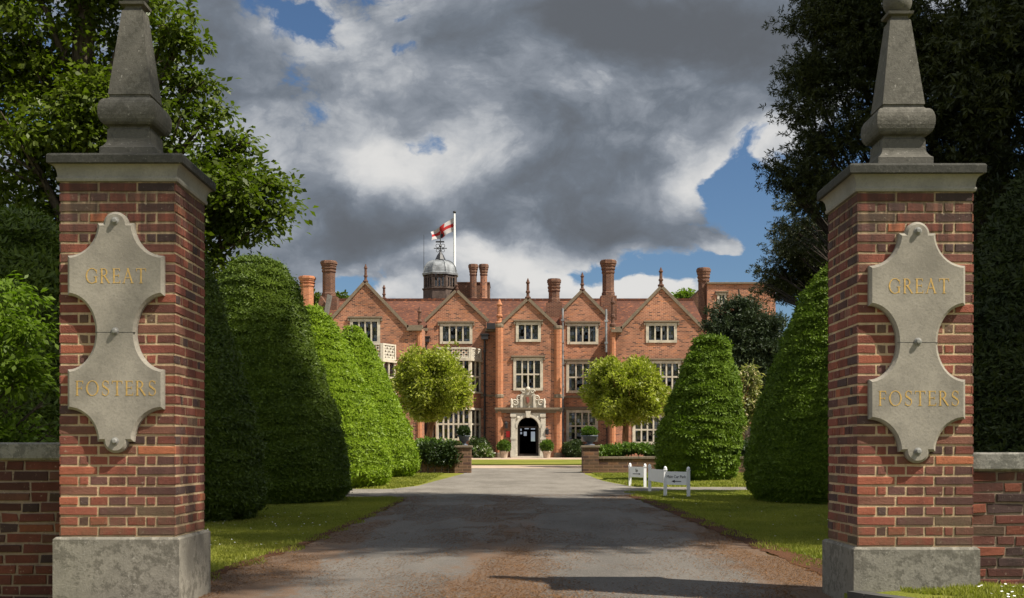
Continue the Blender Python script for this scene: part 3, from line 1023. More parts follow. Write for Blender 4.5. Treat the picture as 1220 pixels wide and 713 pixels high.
# raised verge at the foot of the right pillar and wall
def mound(X, Y):
    kx = np.interp(Y, [5.5, 6.9, 7.16, 7.36, 7.50, 7.8], [3.2, 2.42, 2.24, 2.12, 2.06, 2.06])
    e = np.clip((X - kx - 0.03) / 0.25, 0, 1)
    return 0.085 + 0.045 * e * np.clip((Y - 6.4) / 1.0, 0, 1) + 0.012 * np.sin(X * 7 + Y * 5)


mb = MB()
rows = []
for y in np.linspace(6.2, 7.80, 22):
    k0 = float(np.interp(y, [5.5, 6.9, 7.16, 7.36, 7.50, 7.8], [3.2, 2.42, 2.24, 2.12, 2.06, 2.06])) + 0.02
    xs = k0 + (9.0 - k0) * np.linspace(0, 1, 40) ** 2
    rows.append([(xs[0], y, -0.02)] + [(x, y, float(mound(np.array([x]), np.array([y]))[0])) for x in xs])
mb.grid(rows, smooth=True)
o = mb.build('verge', M['lawn'])
o['kind'] = 'structure'
blades('verge_grass', [(2.1, 4.4, 6.5, 7.70)], 30000, 0.04, 0.007, M['grass_blade'],
       lambda X, Y: (vnoise(np.stack([X * 4, Y * 4, X * 0], 1), 9) > 0.42) & (X > np.interp(Y, [5.5, 6.9, 7.16, 7.36, 7.50, 7.8], [3.2, 2.42, 2.24, 2.12, 2.06, 2.06]) + 0.06) & ~((X < 2.87) & (Y > 7.59)), hfun=mound)
blades('edge_grass', [(-2.75, -1.9, 8.4, 22.3), (2.1, 3.1, 9.5, 24.5)], 36000, 0.045, 0.010, M['grass_blade'],
       lambda X, Y: np.where(X < 0, np.abs(X - (np_l(Y) - 0.10 + 0.10 * np.sin(Y * 5))) < 0.14, np.abs(X - (np_r(Y) + 0.24 + 0.10 * np.sin(Y * 4.1))) < 0.15))
blades('far_lawn_grass', [(-5.2, -2.2, 26.1, 37.4), (2.3, 13, 27.1, 37.4)], 150000, 0.05, 0.03, M['grass_blade'],
       lambda X, Y: np.where(X < 0, X < np.interp(Y, [26, 27.5, 31, 37], [-2.7, -2.3, -2.1, -1.75]), X > np.interp(Y, [26, 27.5, 31, 37], [2.7, 2.6, 2.25, 2.15])))
# daisies
n = 420
Xd = np.concatenate([RNG.uniform(-4.6, -2.3, 190), RNG.uniform(2.6, 5.5, 60), RNG.uniform(2.75, 3.6, 90), RNG.uniform(-2.9, -2.2, 80)])
Yd = np.concatenate([RNG.uniform(9, 17, 190), RNG.uniform(12, 21, 60), RNG.uniform(7.0, 7.5, 90), RNG.uniform(7.15, 7.5, 80)])
P = np.stack([Xd, Yd, np.where((Xd > 2.2) & (Yd < 7.6), mound(Xd, Yd), zg_np(Yd)) + 0.025 + RNG.random(n) * 0.025], 1)
a = RNG.random(n) * 6.28
o = leaf_object('daisies', P, np.stack([np.cos(a), np.sin(a), a * 0 + 0.25], 1), np.stack([-np.sin(a), np.cos(a), a * 0], 1), 0.02, 0.02, M['daisy'], fold=0)
o['kind'] = 'stuff'
# fallen needles on the drive
n = 110000
Yn = 8 + 15 * RNG.random(n) ** 1.3
side = RNG.random(n)
Xn = np.where(side < 0.5, RNG.normal(size=n) * 0.55 - 0.12, np.where(side < 0.72, np_l(Yn) + np.abs(RNG.normal(size=n)) * 0.55, np_r(Yn) - np.abs(RNG.normal(size=n)) * 0.5))
kk = vnoise(np.stack([Xn * 1.7, Yn * 0.6, Xn * 0], 1), 4) * 0.6 + vnoise(np.stack([Xn * 5, Yn * 2, Xn * 0], 1), 5) * 0.4 > 0.50 - 0.12 * (RNG.random(n) < 0.25)
Xn, Yn = Xn[kk], Yn[kk]
n = len(Xn)
a = RNG.random(n) * 6.28
P = np.stack([Xn, Yn, zg_np(Yn) + 0.017 + RNG.random(n) * 0.004], 1)
o = leaf_object('needle_litter', P, norm(np.stack([np.cos(a), np.sin(a), RNG.normal(size=n) * 0.15], 1)), np.stack([-np.sin(a), np.cos(a), a * 0], 1), RNG.uniform(0.008, 0.028, n), RNG.uniform(0.003, 0.007, n), M['needles'], fold=0.3)
o['kind'] = 'stuff'

# ------------------------------------------------------------------ gate pillars and boundary walls
BR = [((0.225, 0.070, 0.044), 8), ((0.185, 0.060, 0.041), 8), ((0.150, 0.058, 0.042), 7), ((0.112, 0.052, 0.042), 5), ((0.082, 0.048, 0.042), 3),
      ((0.27, 0.085, 0.048), 3), ((0.34, 0.115, 0.055), 1), ((0.20, 0.088, 0.058), 4), ((0.14, 0.085, 0.055), 2)]
BR_C = [c for c, w in BR for _ in range(w)]
MORT = (0.47, 0.345, 0.205)


def brick_face(mb, org, u, n, width, z0, z1, course, kind, rg, joint=0.0145, proud=0.0035, dark=1.0, rough=1.0):
    """lay real bricks on one face: org is the left foot of the face, u runs along it, n points out"""
    org, u, n = Vector(org), Vector(u), Vector(n)
    rows = max(1, round((z1 - z0) / course))
    ch = (z1 - z0) / rows
    for r in range(rows):
        if kind == 'pillar':
            s = width / 3
            ws = [s * 0.5 - 0.002, s * 0.27, s * 0.495, s * 0.47, s * 0.495, s * 0.27, s * 0.5 - 0.002] if r % 2 else [s, s, s]
            if sum(ws) != width:
                k = width / sum(ws)
                ws = [w * k for w in ws]
        else:
            ws = []
            st, hd = 0.232, 0.116
            x = 0
            off = (r % 2) * 0.17 + rg.uniform(0, 0.03)
            if off > 0.03:
                ws.append(off)
                x = off
            i = r % 3
            while x < width:
                w = st if i % 3 else hd
                w *= rg.uniform(0.96, 1.04)
                w = min(w, width - x)
                ws.append(w)
                x += w
                i += 1
        x = 0.0
        for i, w in enumerate(ws):
            first, last = i == 0, i == len(ws) - 1
            jl = 0 if (first and kind == 'pillar') else joint / 2
            jr = 0 if (last and kind == 'pillar') else joint / 2
            xa, xb = x + jl, x + w - jr
            x += w
            if xb - xa < 0.02:
                continue
            za, zb = z0 + r * ch + joint / 2, z0 + (r + 1) * ch - joint / 2
            j = lambda: rg.uniform(-0.0022, 0.0022) * rough
            pr = proud + rg.uniform(-0.0025, 0.002) * rough
            e = 0.0035
            ea, eb = (0 if (first and kind == 'pillar') else e), (0 if (last and kind == 'pillar') else e)
            c = rg.choice(BR_C)
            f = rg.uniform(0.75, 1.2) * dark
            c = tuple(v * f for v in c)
            j4 = [(j(), j()) for _ in range(4)]
            xs, zs = (xa, xb, xb, xa), (za, za, zb, zb)
            base = [org + u * (xs[k] + (j4[k][0] if not ((k in (0, 3) and jl == 0) or (k in (1, 2) and jr == 0)) else 0)) + Vector((0, 0, zs[k] + j4[k][1])) - n * 0.004 for k in range(4)]
            fi = [(ea, e), (-eb, e), (-eb, -e), (ea, -e)]
            mid = [base[k] + n * (0.004 + pr * 0.55) for k in range(4)]
            front = [base[k] + u * fi[k][0] + Vector((0, 0, fi[k][1])) + n * (0.004 + pr + rg.uniform(-0.001, 0.001) * rough) for k in range(4)]
            mb.face(front, col=c)
            for k in range(4):
                l_ = (k + 1) % 4
                mb.face([mid[k], mid[l_], front[l_], front[k]], col=c)
                mb.face([base[k], base[l_], mid[l_], mid[k]], col=tuple(v * 0.9 for v in c))


# --- lettering: roman capitals cut from strokes, unit cap height
def arc(cx, cz, rx, rz, a0, a1, tk, tn, n=18):
    """curved stroke, thick where it runs upright, thin at top and foot"""
    q = []
    for i in range(n):
        aa, ab = R(a0 + (a1 - a0) * i / n), R(a0 + (a1 - a0) * (i + 1) / n)
        pts = []
        for a_ in (aa, ab):
            w = tn + (tk - tn) * abs(math.cos(a_)) ** 1.3
            pts.append(((cx + (rx) * math.cos(a_), cz + (rz) * math.sin(a_)), (cx + (rx - w) * math.cos(a_), cz + (rz - w) * math.sin(a_))))
        q.append([pts[0][1], pts[0][0], pts[1][0], pts[1][1]])
    return q


def st(x0, z0, x1, z1, w):
    d = Vector((x1 - x0, z1 - z0)).normalized()
    s = Vector((d.y, -d.x)) * w / 2
    return [(x0 - s.x, z0 - s.y), (x0 + s.x, z0 + s.y), (x1 + s.x, z1 + s.y), (x1 - s.x, z1 - s.y)]


def serif(x, z, w=0.26, up=1):
    h = 0.035 * up
    return [[(x - w / 2, z), (x + w / 2, z), (x + w / 2 - 0.03, z + h), (x - w / 2 + 0.03, z + h)]] if up > 0 else [[(x - w / 2 + 0.03, z + h), (x + w / 2 - 0.03, z + h), (x + w / 2, z), (x - w / 2, z)]]


TK, TN = 0.105, 0.042


def glyph(ch):
    v = lambda x: [st(x, 0, x, 1, TK)] + serif(x, 0) + serif(x, 1, up=-1)
    if ch == 'T':
        return 0.78, [st(0.39, 0, 0.39, 1, TK)] + serif(0.39, 0, 0.3) + [st(0.02, 0.97, 0.76, 0.97, TN), st(0.045, 1.0, 0.03, 0.80, 0.035), st(0.735, 1.0, 0.75, 0.80, 0.035)]
    if ch == 'E':
        return 0.62, v(0.14) + [st(0.1, 0.97, 0.56, 0.97, TN), st(0.1, 0.03, 0.60, 0.03, TN), st(0.1, 0.52, 0.50, 0.52, TN), st(0.55, 1.0, 0.56, 0.82, 0.035), st(0.585, 0.0, 0.60, 0.2, 0.035), st(0.495, 0.62, 0.495, 0.42, 0.035)]
    if ch == 'F':
        return 0.60, v(0.14) + [st(0.1, 0.97, 0.55, 0.97, TN), st(0.1, 0.50, 0.48, 0.50, TN), st(0.54, 1.0, 0.555, 0.80, 0.035), st(0.475, 0.6, 0.475, 0.4, 0.035)]
    if ch == 'A':
        return 0.86, [st(0.10, 0, 0.44, 1.02, TN + 0.01), st(0.74, 0, 0.40, 1.02, TK), st(0.22, 0.36, 0.62, 0.36, TN)] + serif(0.11, 0, 0.22) + serif(0.74, 0, 0.26)
    if ch == 'R':
        return 0.76, v(0.14) + arc(0.30, 0.745, 0.26, 0.255, -90, 90, TK, TN) + [st(0.1, 0.975, 0.31, 0.975, TN), st(0.1, 0.515, 0.31, 0.515, TN), st(0.34, 0.50, 0.70, 0.01, TK)] + serif(0.70, 0, 0.18)
    if ch == 'O':
        return 0.98, arc(0.49, 0.5, 0.46, 0.52, 0, 360, TK, TN, 36)
    if ch == 'G':
        return 0.94, arc(0.50, 0.5, 0.47, 0.52, 42, 318, TK, TN, 28) + [st(0.80, 0.04, 0.80, 0.44, TK), st(0.66, 0.44, 0.93, 0.44, 0.035), st(0.845, 0.66, 0.85, 0.93, 0.04)]
    if ch == 'S':
        return 0.60, arc(0.30, 0.755, 0.235, 0.265, 40, 250, TN + 0.03, TN) + arc(0.30, 0.265, 0.26, 0.285, -140, 70, TN + 0.03, TN) + [st(0.15, 0.66, 0.46, 0.40, TK), st(0.50, 0.78, 0.50, 0.99, 0.035), st(0.075, 0.02, 0.075, 0.25, 0.035)]
    return 0.5, []


def word(mb, text, cx, zb, cap, width, y, th=0.0012, gap=0.16):
    gl = [glyph(c) for c in text]
    tot = sum(g[0] for g in gl) + gap * (len(gl) - 1)
    sx = width / tot
    x = cx - width / 2
    k = 0
    for w, polys in gl:
        for p in polys:
            pts = [(x + a * sx, zb + b * cap) for a, b in p]
            ar = sum(pts[i][0] * pts[(i + 1) % 4][1] - pts[(i + 1) % 4][0] * pts[i][1] for i in range(4))
            if ar < 0:
                pts = pts[::-1]
            k += 1
            mb.prism(pts, y - th - 0.00006 * (k % 11), y + 0.002)
        x += (w + gap) * sx


PW = 0.72          # pillar width and depth
PY = 7.63          # front plane


def make_pillar(loc, label):
    """gate pillar built round x = 0 at the given spot"""
    cx, cy, gz = loc
    root = thing('gate_pillar', label, 'gate pillar', loc, 'pair of brick gate pillars')
    x0, x1, y0, y1 = cx - PW / 2, cx + PW / 2, cy, cy + PW
    z_pl, z_br = gz + 0.449, gz + 2.655
    rg = random.Random(12)
    b = MB()
    b.box(x0 + 0.005, x1 - 0.005, y0 + 0.005, y1 - 0.005, z_pl - 0.02, z_br, col=MORT)
    zz = (z_pl + 0.004, z_br - 0.004)
    brick_face(b, (x0, y0 + 0.004, 0), (1, 0, 0), (0, -1, 0), PW, *zz, 0.063, 'pillar', rg)
    brick_face(b, (x1 - 0.004, y0, 0), (0, 1, 0), (1, 0, 0), PW, *zz, 0.063, 'pillar', rg)
    brick_face(b, (x1, y1 - 0.004, 0), (-1, 0, 0), (0, 1, 0), PW, *zz, 0.063, 'pillar', rg)
    brick_face(b, (x0 + 0.004, y1, 0), (0, -1, 0), (-1, 0, 0), PW, *zz, 0.063, 'pillar', rg)
    b.build('brick_shaft', M['pillar_brick'], root)
    p = MB()
    o_ = 0.031
    p.bbox(x0 - o_, x1 + o_, y0 - o_, y1 + o_, gz - 0.35, z_pl, 0.014)
    p.build('plinth', M['plinth'], root)
    ctr = (cx, cy + PW / 2, z_br)
    hw = PW / 2

    def sq(prof, mat, name, base=ctr, smooth=False):
        q = MB()
        q.lathe(base, prof, 4, smooth=smooth, rot=math.pi / 4, square=True)
        return q.build(name, mat, root)
    prof = [(-0.002, hw - 0.03), (0.0, hw + 0.012), (0.012, hw + 0.016), (0.022, hw + 0.016), (0.026, hw + 0.010)]
    for i in range(9):
        f = i / 8
        prof.append((0.028 + 0.072 * math.sin(f * math.pi / 2), hw + 0.010 + 0.034 * (1 - math.cos(f * math.pi / 2))))
    sq(prof, M['cap_light'], 'cornice')
    sq([(0.1005, hw), (0.1005, hw + 0.054), (0.106, hw + 0.060), (0.150, hw + 0.061), (0.162, hw + 0.054), (0.166, hw + 0.042), (0.192, 0.14)], M['cap_dark'], 'cap_slab')
    zt = (cx, cy + PW / 2, z_br + 0.238)
    pf = [(-0.075, 0.195), (0.022, 0.195), (0.030, 0.182), (0.045, 0.168), (0.062, 0.158), (0.072, 0.155), (0.146, 0.152), (0.152, 0.142), (0.165, 0.140)]
    for i in range(11):
        a_ = -math.pi / 2 + math.pi * i / 10
        pf.append((0.255 + 0.085 * math.sin(a_), 0.155 + 0.052 * math.cos(a_) ** 0.8 if abs(math.cos(a_)) > 1e-6 else 0.155))
    pf += [(0.346, 0.150), (0.352, 0.142), (0.366, 0.142), (0.370, 0.150), (0.93, 0.074), (0.945, 0.058), (0.962, 0.058), (0.968, 0.088), (0.985, 0.092), (0.99, 0.05)]
    pf = [(z, r * 0.9) for z, r in pf]
    ob = sq(pf, M['obelisk'], 'obelisk', zt)
    q = MB()
    q.ball((zt[0], zt[1], zt[2] + 1.065), (0.092, 0.092, 0.092), 14)
    fin = q.build('ball_finial', M['obelisk'], root)
    fin.parent = ob
    # plaque
    pc = gz + 1.715
    k = 1 / 192.0
    half = []

    def qarc(pts, c, r, a0, a1, n):
        for i in range(n + 1):
            a_ = R(a0 + (a1 - a0) * i / n)
            pts.append((c[0] + r * math.cos(a_), c[1] + r * math.sin(a_)))
    pts = []
    qarc(pts, (0, 128.5), 14.6, 90, 4, 10)          # top tongue, right half, going clockwise
    pts.append((21.5, 129.6))
    for i in range(1, 11):                            # hollow shoulder
        f = i / 10
        a_ = math.pi / 2 * f
        pts.append((21.5 + 35.5 * (1 - math.cos(a_)), 129.6 - 38.6 * math.sin(a_)))
    pts.append((57, 44))
    for i in range(1, 15):                            # waist
        f = i / 14
        pts.append((24.0 + 33 * abs(1 - f) ** 2.1 if f < 1 else 24.0, 44 * (1 - f) ** 1.0))
    right = pts
    wa = [(x, z) for x, z in right]
    # smooth quarter-round waist
    wa = [p for p in right if p[1] > 44 - 1e-6]
    for i in range(1, 13):
        a_ = math.pi / 2 * i / 12
        wa.append((57 - 33 * math.sin(a_), 44 - 44 * (1 - math.cos(a_)) ** 1.0))
    low = [(x, -z) for x, z in wa[::-1]][1:]
    rt = wa + low
    outline = rt + [(-x, z) for x, z in rt[::-1]][1:-1]
    outline = [(cx + x * k, pc + z * k) for x, z in outline][::-1]

    def inset(poly, d):
        n_ = len(poly)
        res = []
        for i in range(n_):
            a_, b_, c_ = Vector(poly[i - 1]), Vector(poly[i]), Vector(poly[(i + 1) % n_])
            e1, e2 = (b_ - a_).normalized(), (c_ - b_).normalized()
            n1, n2 = Vector((-e1.y, e1.x)), Vector((-e2.y, e2.x))
            m_ = (n1 + n2)
            m_ = m_ / max(0.35, m_.length_squared / 2)
            res.append((b_.x + m_.x * d, b_.y + m_.y * d))
        return res
    # orientation counter-clockwise seen from the front
    ar = sum(outline[i - 1][0] * outline[i][1] - outline[i][0] * outline[i - 1][1] for i in range(len(outline)))
    if ar < 0:
        outline = outline[::-1]
    inn = inset(outline, 0.016)
    yb, ym, yf = cy + 0.0, cy - 0.032, cy - 0.048
    q = MB()
    n_ = len(outline)
    for tri in tessellate_polygon([[Vector((x, z, 0)) for x, z in inn]]):
        t3 = [inn[i] for i in tri]
        ar = (t3[1][0] - t3[0][0]) * (t3[2][1] - t3[0][1]) - (t3[2][0] - t3[0][0]) * (t3[1][1] - t3[0][1])
        if ar < 0:
            t3 = t3[::-1]
        q.face([(x, yf, z) for x, z in t3])
    for i in range(n_):
        j = (i + 1) % n_
        q.face([(outline[i][0], ym, outline[i][1]), (outline[j][0], ym, outline[j][1]), (inn[j][0], yf, inn[j][1]), (inn[i][0], yf, inn[i][1])])
        q.face([(outline[i][0], yb, outline[i][1]), (outline[j][0], yb, outline[j][1]), (outline[j][0], ym, outline[j][1]), (outline[i][0], ym, outline[i][1])])
    pl = q.build('plaque', M['plaque'], root)
    # joint between the two stones of the plaque
    q = MB()
    q.box(cx - 0.124, cx + 0.124, yf - 0.0008, yf + 0.01, pc - 0.002, pc + 0.001)
    q.build('stone_joint', M['kerb'], root).parent = pl
    for dz in (132, 1, -129):
        q = MB()
        zc = pc + dz * k
        rows = []
        for yy, r_ in ((yf + 0.004, 0.024), (yf - 0.004, 0.024), (yf - 0.006, 0.017), (yf - 0.018, 0.016), (yf - 0.022, 0.011), (yf - 0.0225, 0.0005)):
            rows.append([(cx + r_ * math.cos(2 * math.pi * a_ / 14), yy, zc + r_ * math.sin(2 * math.pi * a_ / 14)) for a_ in range(14)])
        q.grid(rows, closed=True, smooth=False)
        q.build('bolt', M['bolt'], root).parent = pl
    q = MB()
    word(q, 'GREAT', cx + 1 * k, pc + 58.0 * k, 17.5 * k, 72 * k, yf)
    q.build('lettering', M['gold'], root).parent = pl
    q = MB()
    word(q, 'FOSTERS', cx + 1 * k, pc - 75.0 * k, 17.5 * k, 96 * k, yf)
    q.build('lettering', M['gold'], root).parent = pl
    return root


XL, XR = (-2.833 - 2.115) / 2, (2.123 + 2.831) / 2
pil = make_pillar((XR, PY, -0.0625), 'brick gate pillar with stone plaque on the right side of the drive, under dark conifers')
pil2 = copy_tree(pil)
pil2.location = (XL, PY, 0.0)
pil2['label'] = 'brick gate pillar with stone plaque on the left side of the drive, beside leafy tree'


def make_wall(xa, xb, yf, ztop, label, dark, seed):
    root = thing('boundary_wall', label, 'wall', ((xa + xb) / 2, yf, 0), 'low brick walls beside the gate pillars')
    rg = random.Random(seed)
    cop = 0.115
    zb = ztop - cop
    b = MB()
    b.box(xa, xb, yf + 0.006, yf + 0.34, -0.4, zb, col=(0.22, 0.165, 0.115))
    brick_face(b, (xa, yf + 0.004, 0), (1, 0, 0), (0, -1, 0), xb - xa, -0.22, zb - 0.004, 0.066, 'wall', rg, joint=0.014, proud=0.006, dark=dark, rough=2.2)
    b.build('brickwork', M['wall_brick'], root)
    c = MB()
    x = xa
    while x < xb - 0.05:
        w = min(rg.uniform(0.8, 1.0), xb - x)
        c.bbox(x + 0.002, x + w - 0.002, yf - 0.03, yf + 0.37, zb, ztop + rg.uniform(-0.004, 0.004), 0.012)
        x += w
    c.build('coping', M['coping'], root)


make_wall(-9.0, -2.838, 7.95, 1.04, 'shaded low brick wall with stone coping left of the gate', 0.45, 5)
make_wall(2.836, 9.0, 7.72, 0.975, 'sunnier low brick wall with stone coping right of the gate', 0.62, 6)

# kerb stones curving from the foot of the right pillar
k_ = MB()
kp = [(2.06, 7.50), (2.12, 7.36), (2.24, 7.16), (2.42, 6.9)]
for (a, b_) in zip(kp, kp[1:]):
    k_.beam((a[0], a[1], 0.03), (b_[0], b_[1], 0.03), 0.10, 0.20)
ko = k_.build('kerb', M['kerb'])
tag(ko, 'dark stone kerb curving out from the foot of the gate pillar', 'kerb')
# ------------------------------------------------------------------ the manor house
HY = 70.0
HG = zg(70.0)
house = thing('manor_house', 'large red brick manor with steep gables, tall chimneys and stone windows across the lawn', 'manor house', (0, HY, HG))


def poly_px(pts, Y):
    p = [(PX(a, Y), PZ(b, Y)) for a, b in pts]
    ar = sum(p[i - 1][0] * p[i][1] - p[i][0] * p[i - 1][1] for i in range(len(p)))
    return p if ar > 0 else p[::-1]


def rect_px(x0, y0, x1, y1, Y):
    return (PX(x0, Y), PX(x1, Y), PZ(y1, Y), PZ(y0, Y))


def wall_panel(mb, outline, holes, Y, reveal, yb):
    """front face with true openings, their reveals and the outer returns"""
    loops = [outline] + holes
    flat = [p for l in loops for p in l]
    for tri in tessellate_polygon([[Vector((x, z, 0)) for x, z in l] for l in loops]):
        t = [flat[i] for i in tri]
        ar = (t[1][0] - t[0][0]) * (t[2][1] - t[0][1]) - (t[2][0] - t[0][0]) * (t[1][1] - t[0][1])
        if abs(ar) < 1e-9:
            continue
        if ar < 0:
            t = t[::-1]
        mb.face([(x, Y, z) for x, z in t])
    for h in holes:
        for i in range(len(h)):
            a, b = h[i - 1], h[i]
            mb.face([(a[0], Y, a[1]), (a[0], Y + reveal, a[1]), (b[0], Y + reveal, b[1]), (b[0], Y, b[1])][::-1])
    for i in range(len(outline)):
        a, b = outline[i - 1], outline[i]
        mb.face([(a[0], Y, a[1]), (a[0], yb, a[1]), (b[0], yb, b[1]), (b[0], Y, b[1])])


def rect_loop(r):
    return [(r[0], r[2]), (r[1], r[2]), (r[1], r[3]), (r[0], r[3])]


def window(r, Y, lights, rows, root, hood=True, stone=None, curtain=0.5, transom=0.5, sur=0.13, name='window', rg=random.Random(3)):
    x0, x1, z0, z1 = r
    stone = stone or M['house_stone']
    f = MB()
    pr = 0.045
    f.box(x0 - sur, x0, Y - pr, Y + 0.16, z0 - sur * 0.9, z1 + sur)
    f.box(x1, x1 + sur, Y - pr, Y + 0.16, z0 - sur * 0.9, z1 + sur)
    f.box(x0 + 0.001, x1 - 0.001, Y - pr, Y + 0.16, z1, z1 + sur - 0.002)
    f.box(x0 + 0.001, x1 - 0.001, Y - pr - 0.02, Y + 0.16, z0 - sur * 0.9 + 0.002, z0)
    w = (x1 - x0) / lights
    mw = 0.082
    for i in range(1, lights):
        c = x0 + w * i
        f.box(c - mw / 2, c + mw / 2, Y - 0.015, Y + 0.14, z0 + 0.001, z1 - 0.001)
    if rows > 1:
        zt = z0 + (z1 - z0) * transom
        for i in range(lights):
            a = x0 + w * i + (mw / 2 if i else 0) + 0.001
            b = x0 + w * (i + 1) - (mw / 2 if i < lights - 1 else 0) - 0.001
            f.box(a, b, Y - 0.012, Y + 0.13, zt - 0.043, zt + 0.043)
    o = f.build(name, stone, root)
    g = MB()
    g.face([(x0, Y + 0.10, z0), (x1, Y + 0.10, z0), (x1, Y + 0.10, z1), (x0, Y + 0.10, z1)])
    p = g.build('pane', M['glass'], root)
    p.parent = o
    if hood:
        h = MB()
        h.box(x0 - sur - 0.12, x1 + sur + 0.12, Y - 0.13, Y + 0.02, z1 + sur + 0.04, z1 + sur + 0.12)
        h.box(x0 - sur - 0.06, x1 + sur + 0.06, Y - 0.09, Y + 0.02, z1 + sur + 0.001, z1 + sur + 0.039)
        for s in (x0 - sur - 0.12, x1 + sur + 0.03):
            h.box(s, s + 0.09, Y - 0.11, Y + 0.02, z1 + sur - 0.13, z1 + sur - 0.001)
        h.build('hood_mould', M['old_stone'], root).parent = o
    # the room behind
    b = MB()
    ya, yb = Y + 0.165, Y + 1.1
    b.face([(x0 - .1, yb, z0 - .1), (x1 + .1, yb, z0 - .1), (x1 + .1, yb, z1 + .1), (x0 - .1, yb, z1 + .1)])
    for (ax, az), (bx, bz) in (((x0 - .1, z0 - .1), (x0 - .1, z1 + .1)), ((x0 - .1, z1 + .1), (x1 + .1, z1 + .1)), ((x1 + .1, z1 + .1), (x1 + .1, z0 - .1)), ((x1 + .1, z0 - .1), (x0 - .1, z0 - .1))):
        b.face([(ax, ya, az), (ax, yb, az), (bx, yb, bz), (bx, ya, bz)])
    b.build('room', M['interior'], root).parent = o
    if curtain > 0:
        c = MB()
        def drape(xa, xb, za, zb):
            n = max(8, int((xb - xa) / 0.04))
            rows_ = []
            for z in (za, zb):
                rows_.append([(xa + (xb - xa) * i / n, Y + 0.30 + 0.025 * math.sin(i * 1.3) + 0.012 * math.sin(i * 0.53), z) for i in range(n + 1)])
            c.grid(rows_)
        W_ = x1 - x0
        a = curtain * W_ * 0.5
        drape(x0, x0 + a * rg.uniform(0.6, 1.1), z0, z1)
        drape(x1 - a * rg.uniform(0.6, 1.1), x1, z0, z1)
        drape(x0, x1, z1 - (z1 - z0) * rg.uniform(0.15, 0.5), z1)
        c.build('curtain', M['curtain'], root).parent = o
    return o


def coping_run(mb, pts, Y0, Y1, t=0.17):
    """stone capping laid along a gable edge; pts run left to right"""
    for (a, b) in zip(pts, pts[1:]):
        d = Vector((b[0] - a[0], b[1] - a[1])).normalized()
        n = Vector((-d.y, d.x))
        q = [(a[0], a[1] - 0.02), (b[0], b[1] - 0.02), (b[0] + n.x * t, b[1] + n.y * t), (a[0] + n.x * t, a[1] + n.y * t)]
        mb.prism(q, Y0, Y1)


def finial(px, py_top, py_base, Y, hw_px, mat, name='finial', style=0, root=None):
    k = Y / 1465
    x, zt, zb = PX(px, Y), PZ(py_top, Y), PZ(py_base, Y)
    H, w = zt - zb, hw_px * k
    b = MB()
    pf = [(-0.3, w * 1.25), (H * 0.02, w * 1.25), (H * 0.08, w * 1.7), (H * 0.13, w * 1.7), (H * 0.17, w * 0.95), (H * 0.30, w * 0.85), (H * 0.34, w * 1.25), (H * 0.40, w * 1.25), (H * 0.44, w * 0.85),
          (H * 0.74, w * 0.8), (H * 0.77, w * 1.15), (H * 0.81, w * 1.2), (H * 0.84, w * 0.9), (H * 0.93, w * 0.5), (H, 0.02)]
    b.lathe((x, Y + 0.25, zb), pf, 8, smooth=False, rot=math.pi / 8)
    return b.build(name, mat, root or house)


def chimney(px, hw_px, py_cap_top, py_cap_bot, py_base, Y, cap_hw, mat, n=8, root=None, base=None, twist=False):
    k = Y / 1465
    x = PX(px, Y)
    zt, zc, zb = PZ(py_cap_top, Y), PZ(py_cap_bot, Y), PZ(py_base, Y)
    w, cw = hw_px * k, cap_hw * k
    b = MB()
    H = zc - zb
    rot = math.pi / n
    if twist:
        rows = []
        for i in range(40):
            f = i / 39
            rows.append([(x + w * (0.93 + 0.09 * math.cos(6 * (a_ / 36 * 2 * math.pi) + f * H * 2.6)) * math.cos(a_ / 36 * 2 * math.pi), Y + 0.6 + w * (0.93 + 0.09 * math.cos(6 * (a_ / 36 * 2 * math.pi) + f * H * 2.6)) * math.sin(a_ / 36 * 2 * math.pi), zb + H * f) for a_ in range(36)])
        b.grid(rows, closed=True, smooth=False)
    else:
        pf = [(0, w * 1.12), (0.25, w * 1.12), (0.34, w), (H * 0.5, w), (H, w)]
        b.lathe((x, Y + 0.6, zb), pf, n, smooth=False, rot=rot)
    o = b.build('chimney', mat, root or house)
    c = MB()
    h = zt - zc
    c.lathe((x, Y + 0.6, zc), [(-0.18, w * 1.01), (-0.14, w * 1.12), (-0.06, w * 1.12), (-0.02, w * 1.02), (0.0, w * 1.06), (h * 0.12, w * 1.2), (h * 0.20, w * 1.2), (h * 0.22, cw * 0.9), (h * 0.40, cw * 0.92), (h * 0.42, cw), (h * 0.62, cw * 1.02), (h * 0.64, cw * 1.1), (h * 0.88, cw * 1.1), (h * 0.9, cw), (h, cw * 0.96)], n, smooth=False, rot=rot)
    c.build('chimney_cap', M['house_brick_dark'] if mat is not M['house_brick_orange'] else M['house_brick_orange'], root or house).parent = o
    if base:
        bx0, bx1, bt, bb = base
        q = MB()
        q.box(PX(bx0, Y), PX(bx1, Y), Y + 0.6 - w * 1.3, Y + 0.6 + w * 1.3, PZ(bb, Y), PZ(bt, Y))
        q.build('chimney_base', mat, root or house).parent = o
    return o


def roof_gable(name, left, apex, right, Y0, Y1, mat=None):
    """pitched roof running back from a gable; corner points in (x, z)"""
    b = MB()
    e = 0.1
    b.face([(left[0], Y0, left[1]), (apex[0], Y0, apex[1]), (apex[0], Y1, apex[1]), (left[0], Y1, left[1])][::-1])
    b.face([(apex[0], Y0, apex[1]), (right[0], Y0, right[1]), (right[0], Y1, right[1]), (apex[0], Y1, apex[1])][::-1])
    return b.build(name, mat or M['tile'], house)


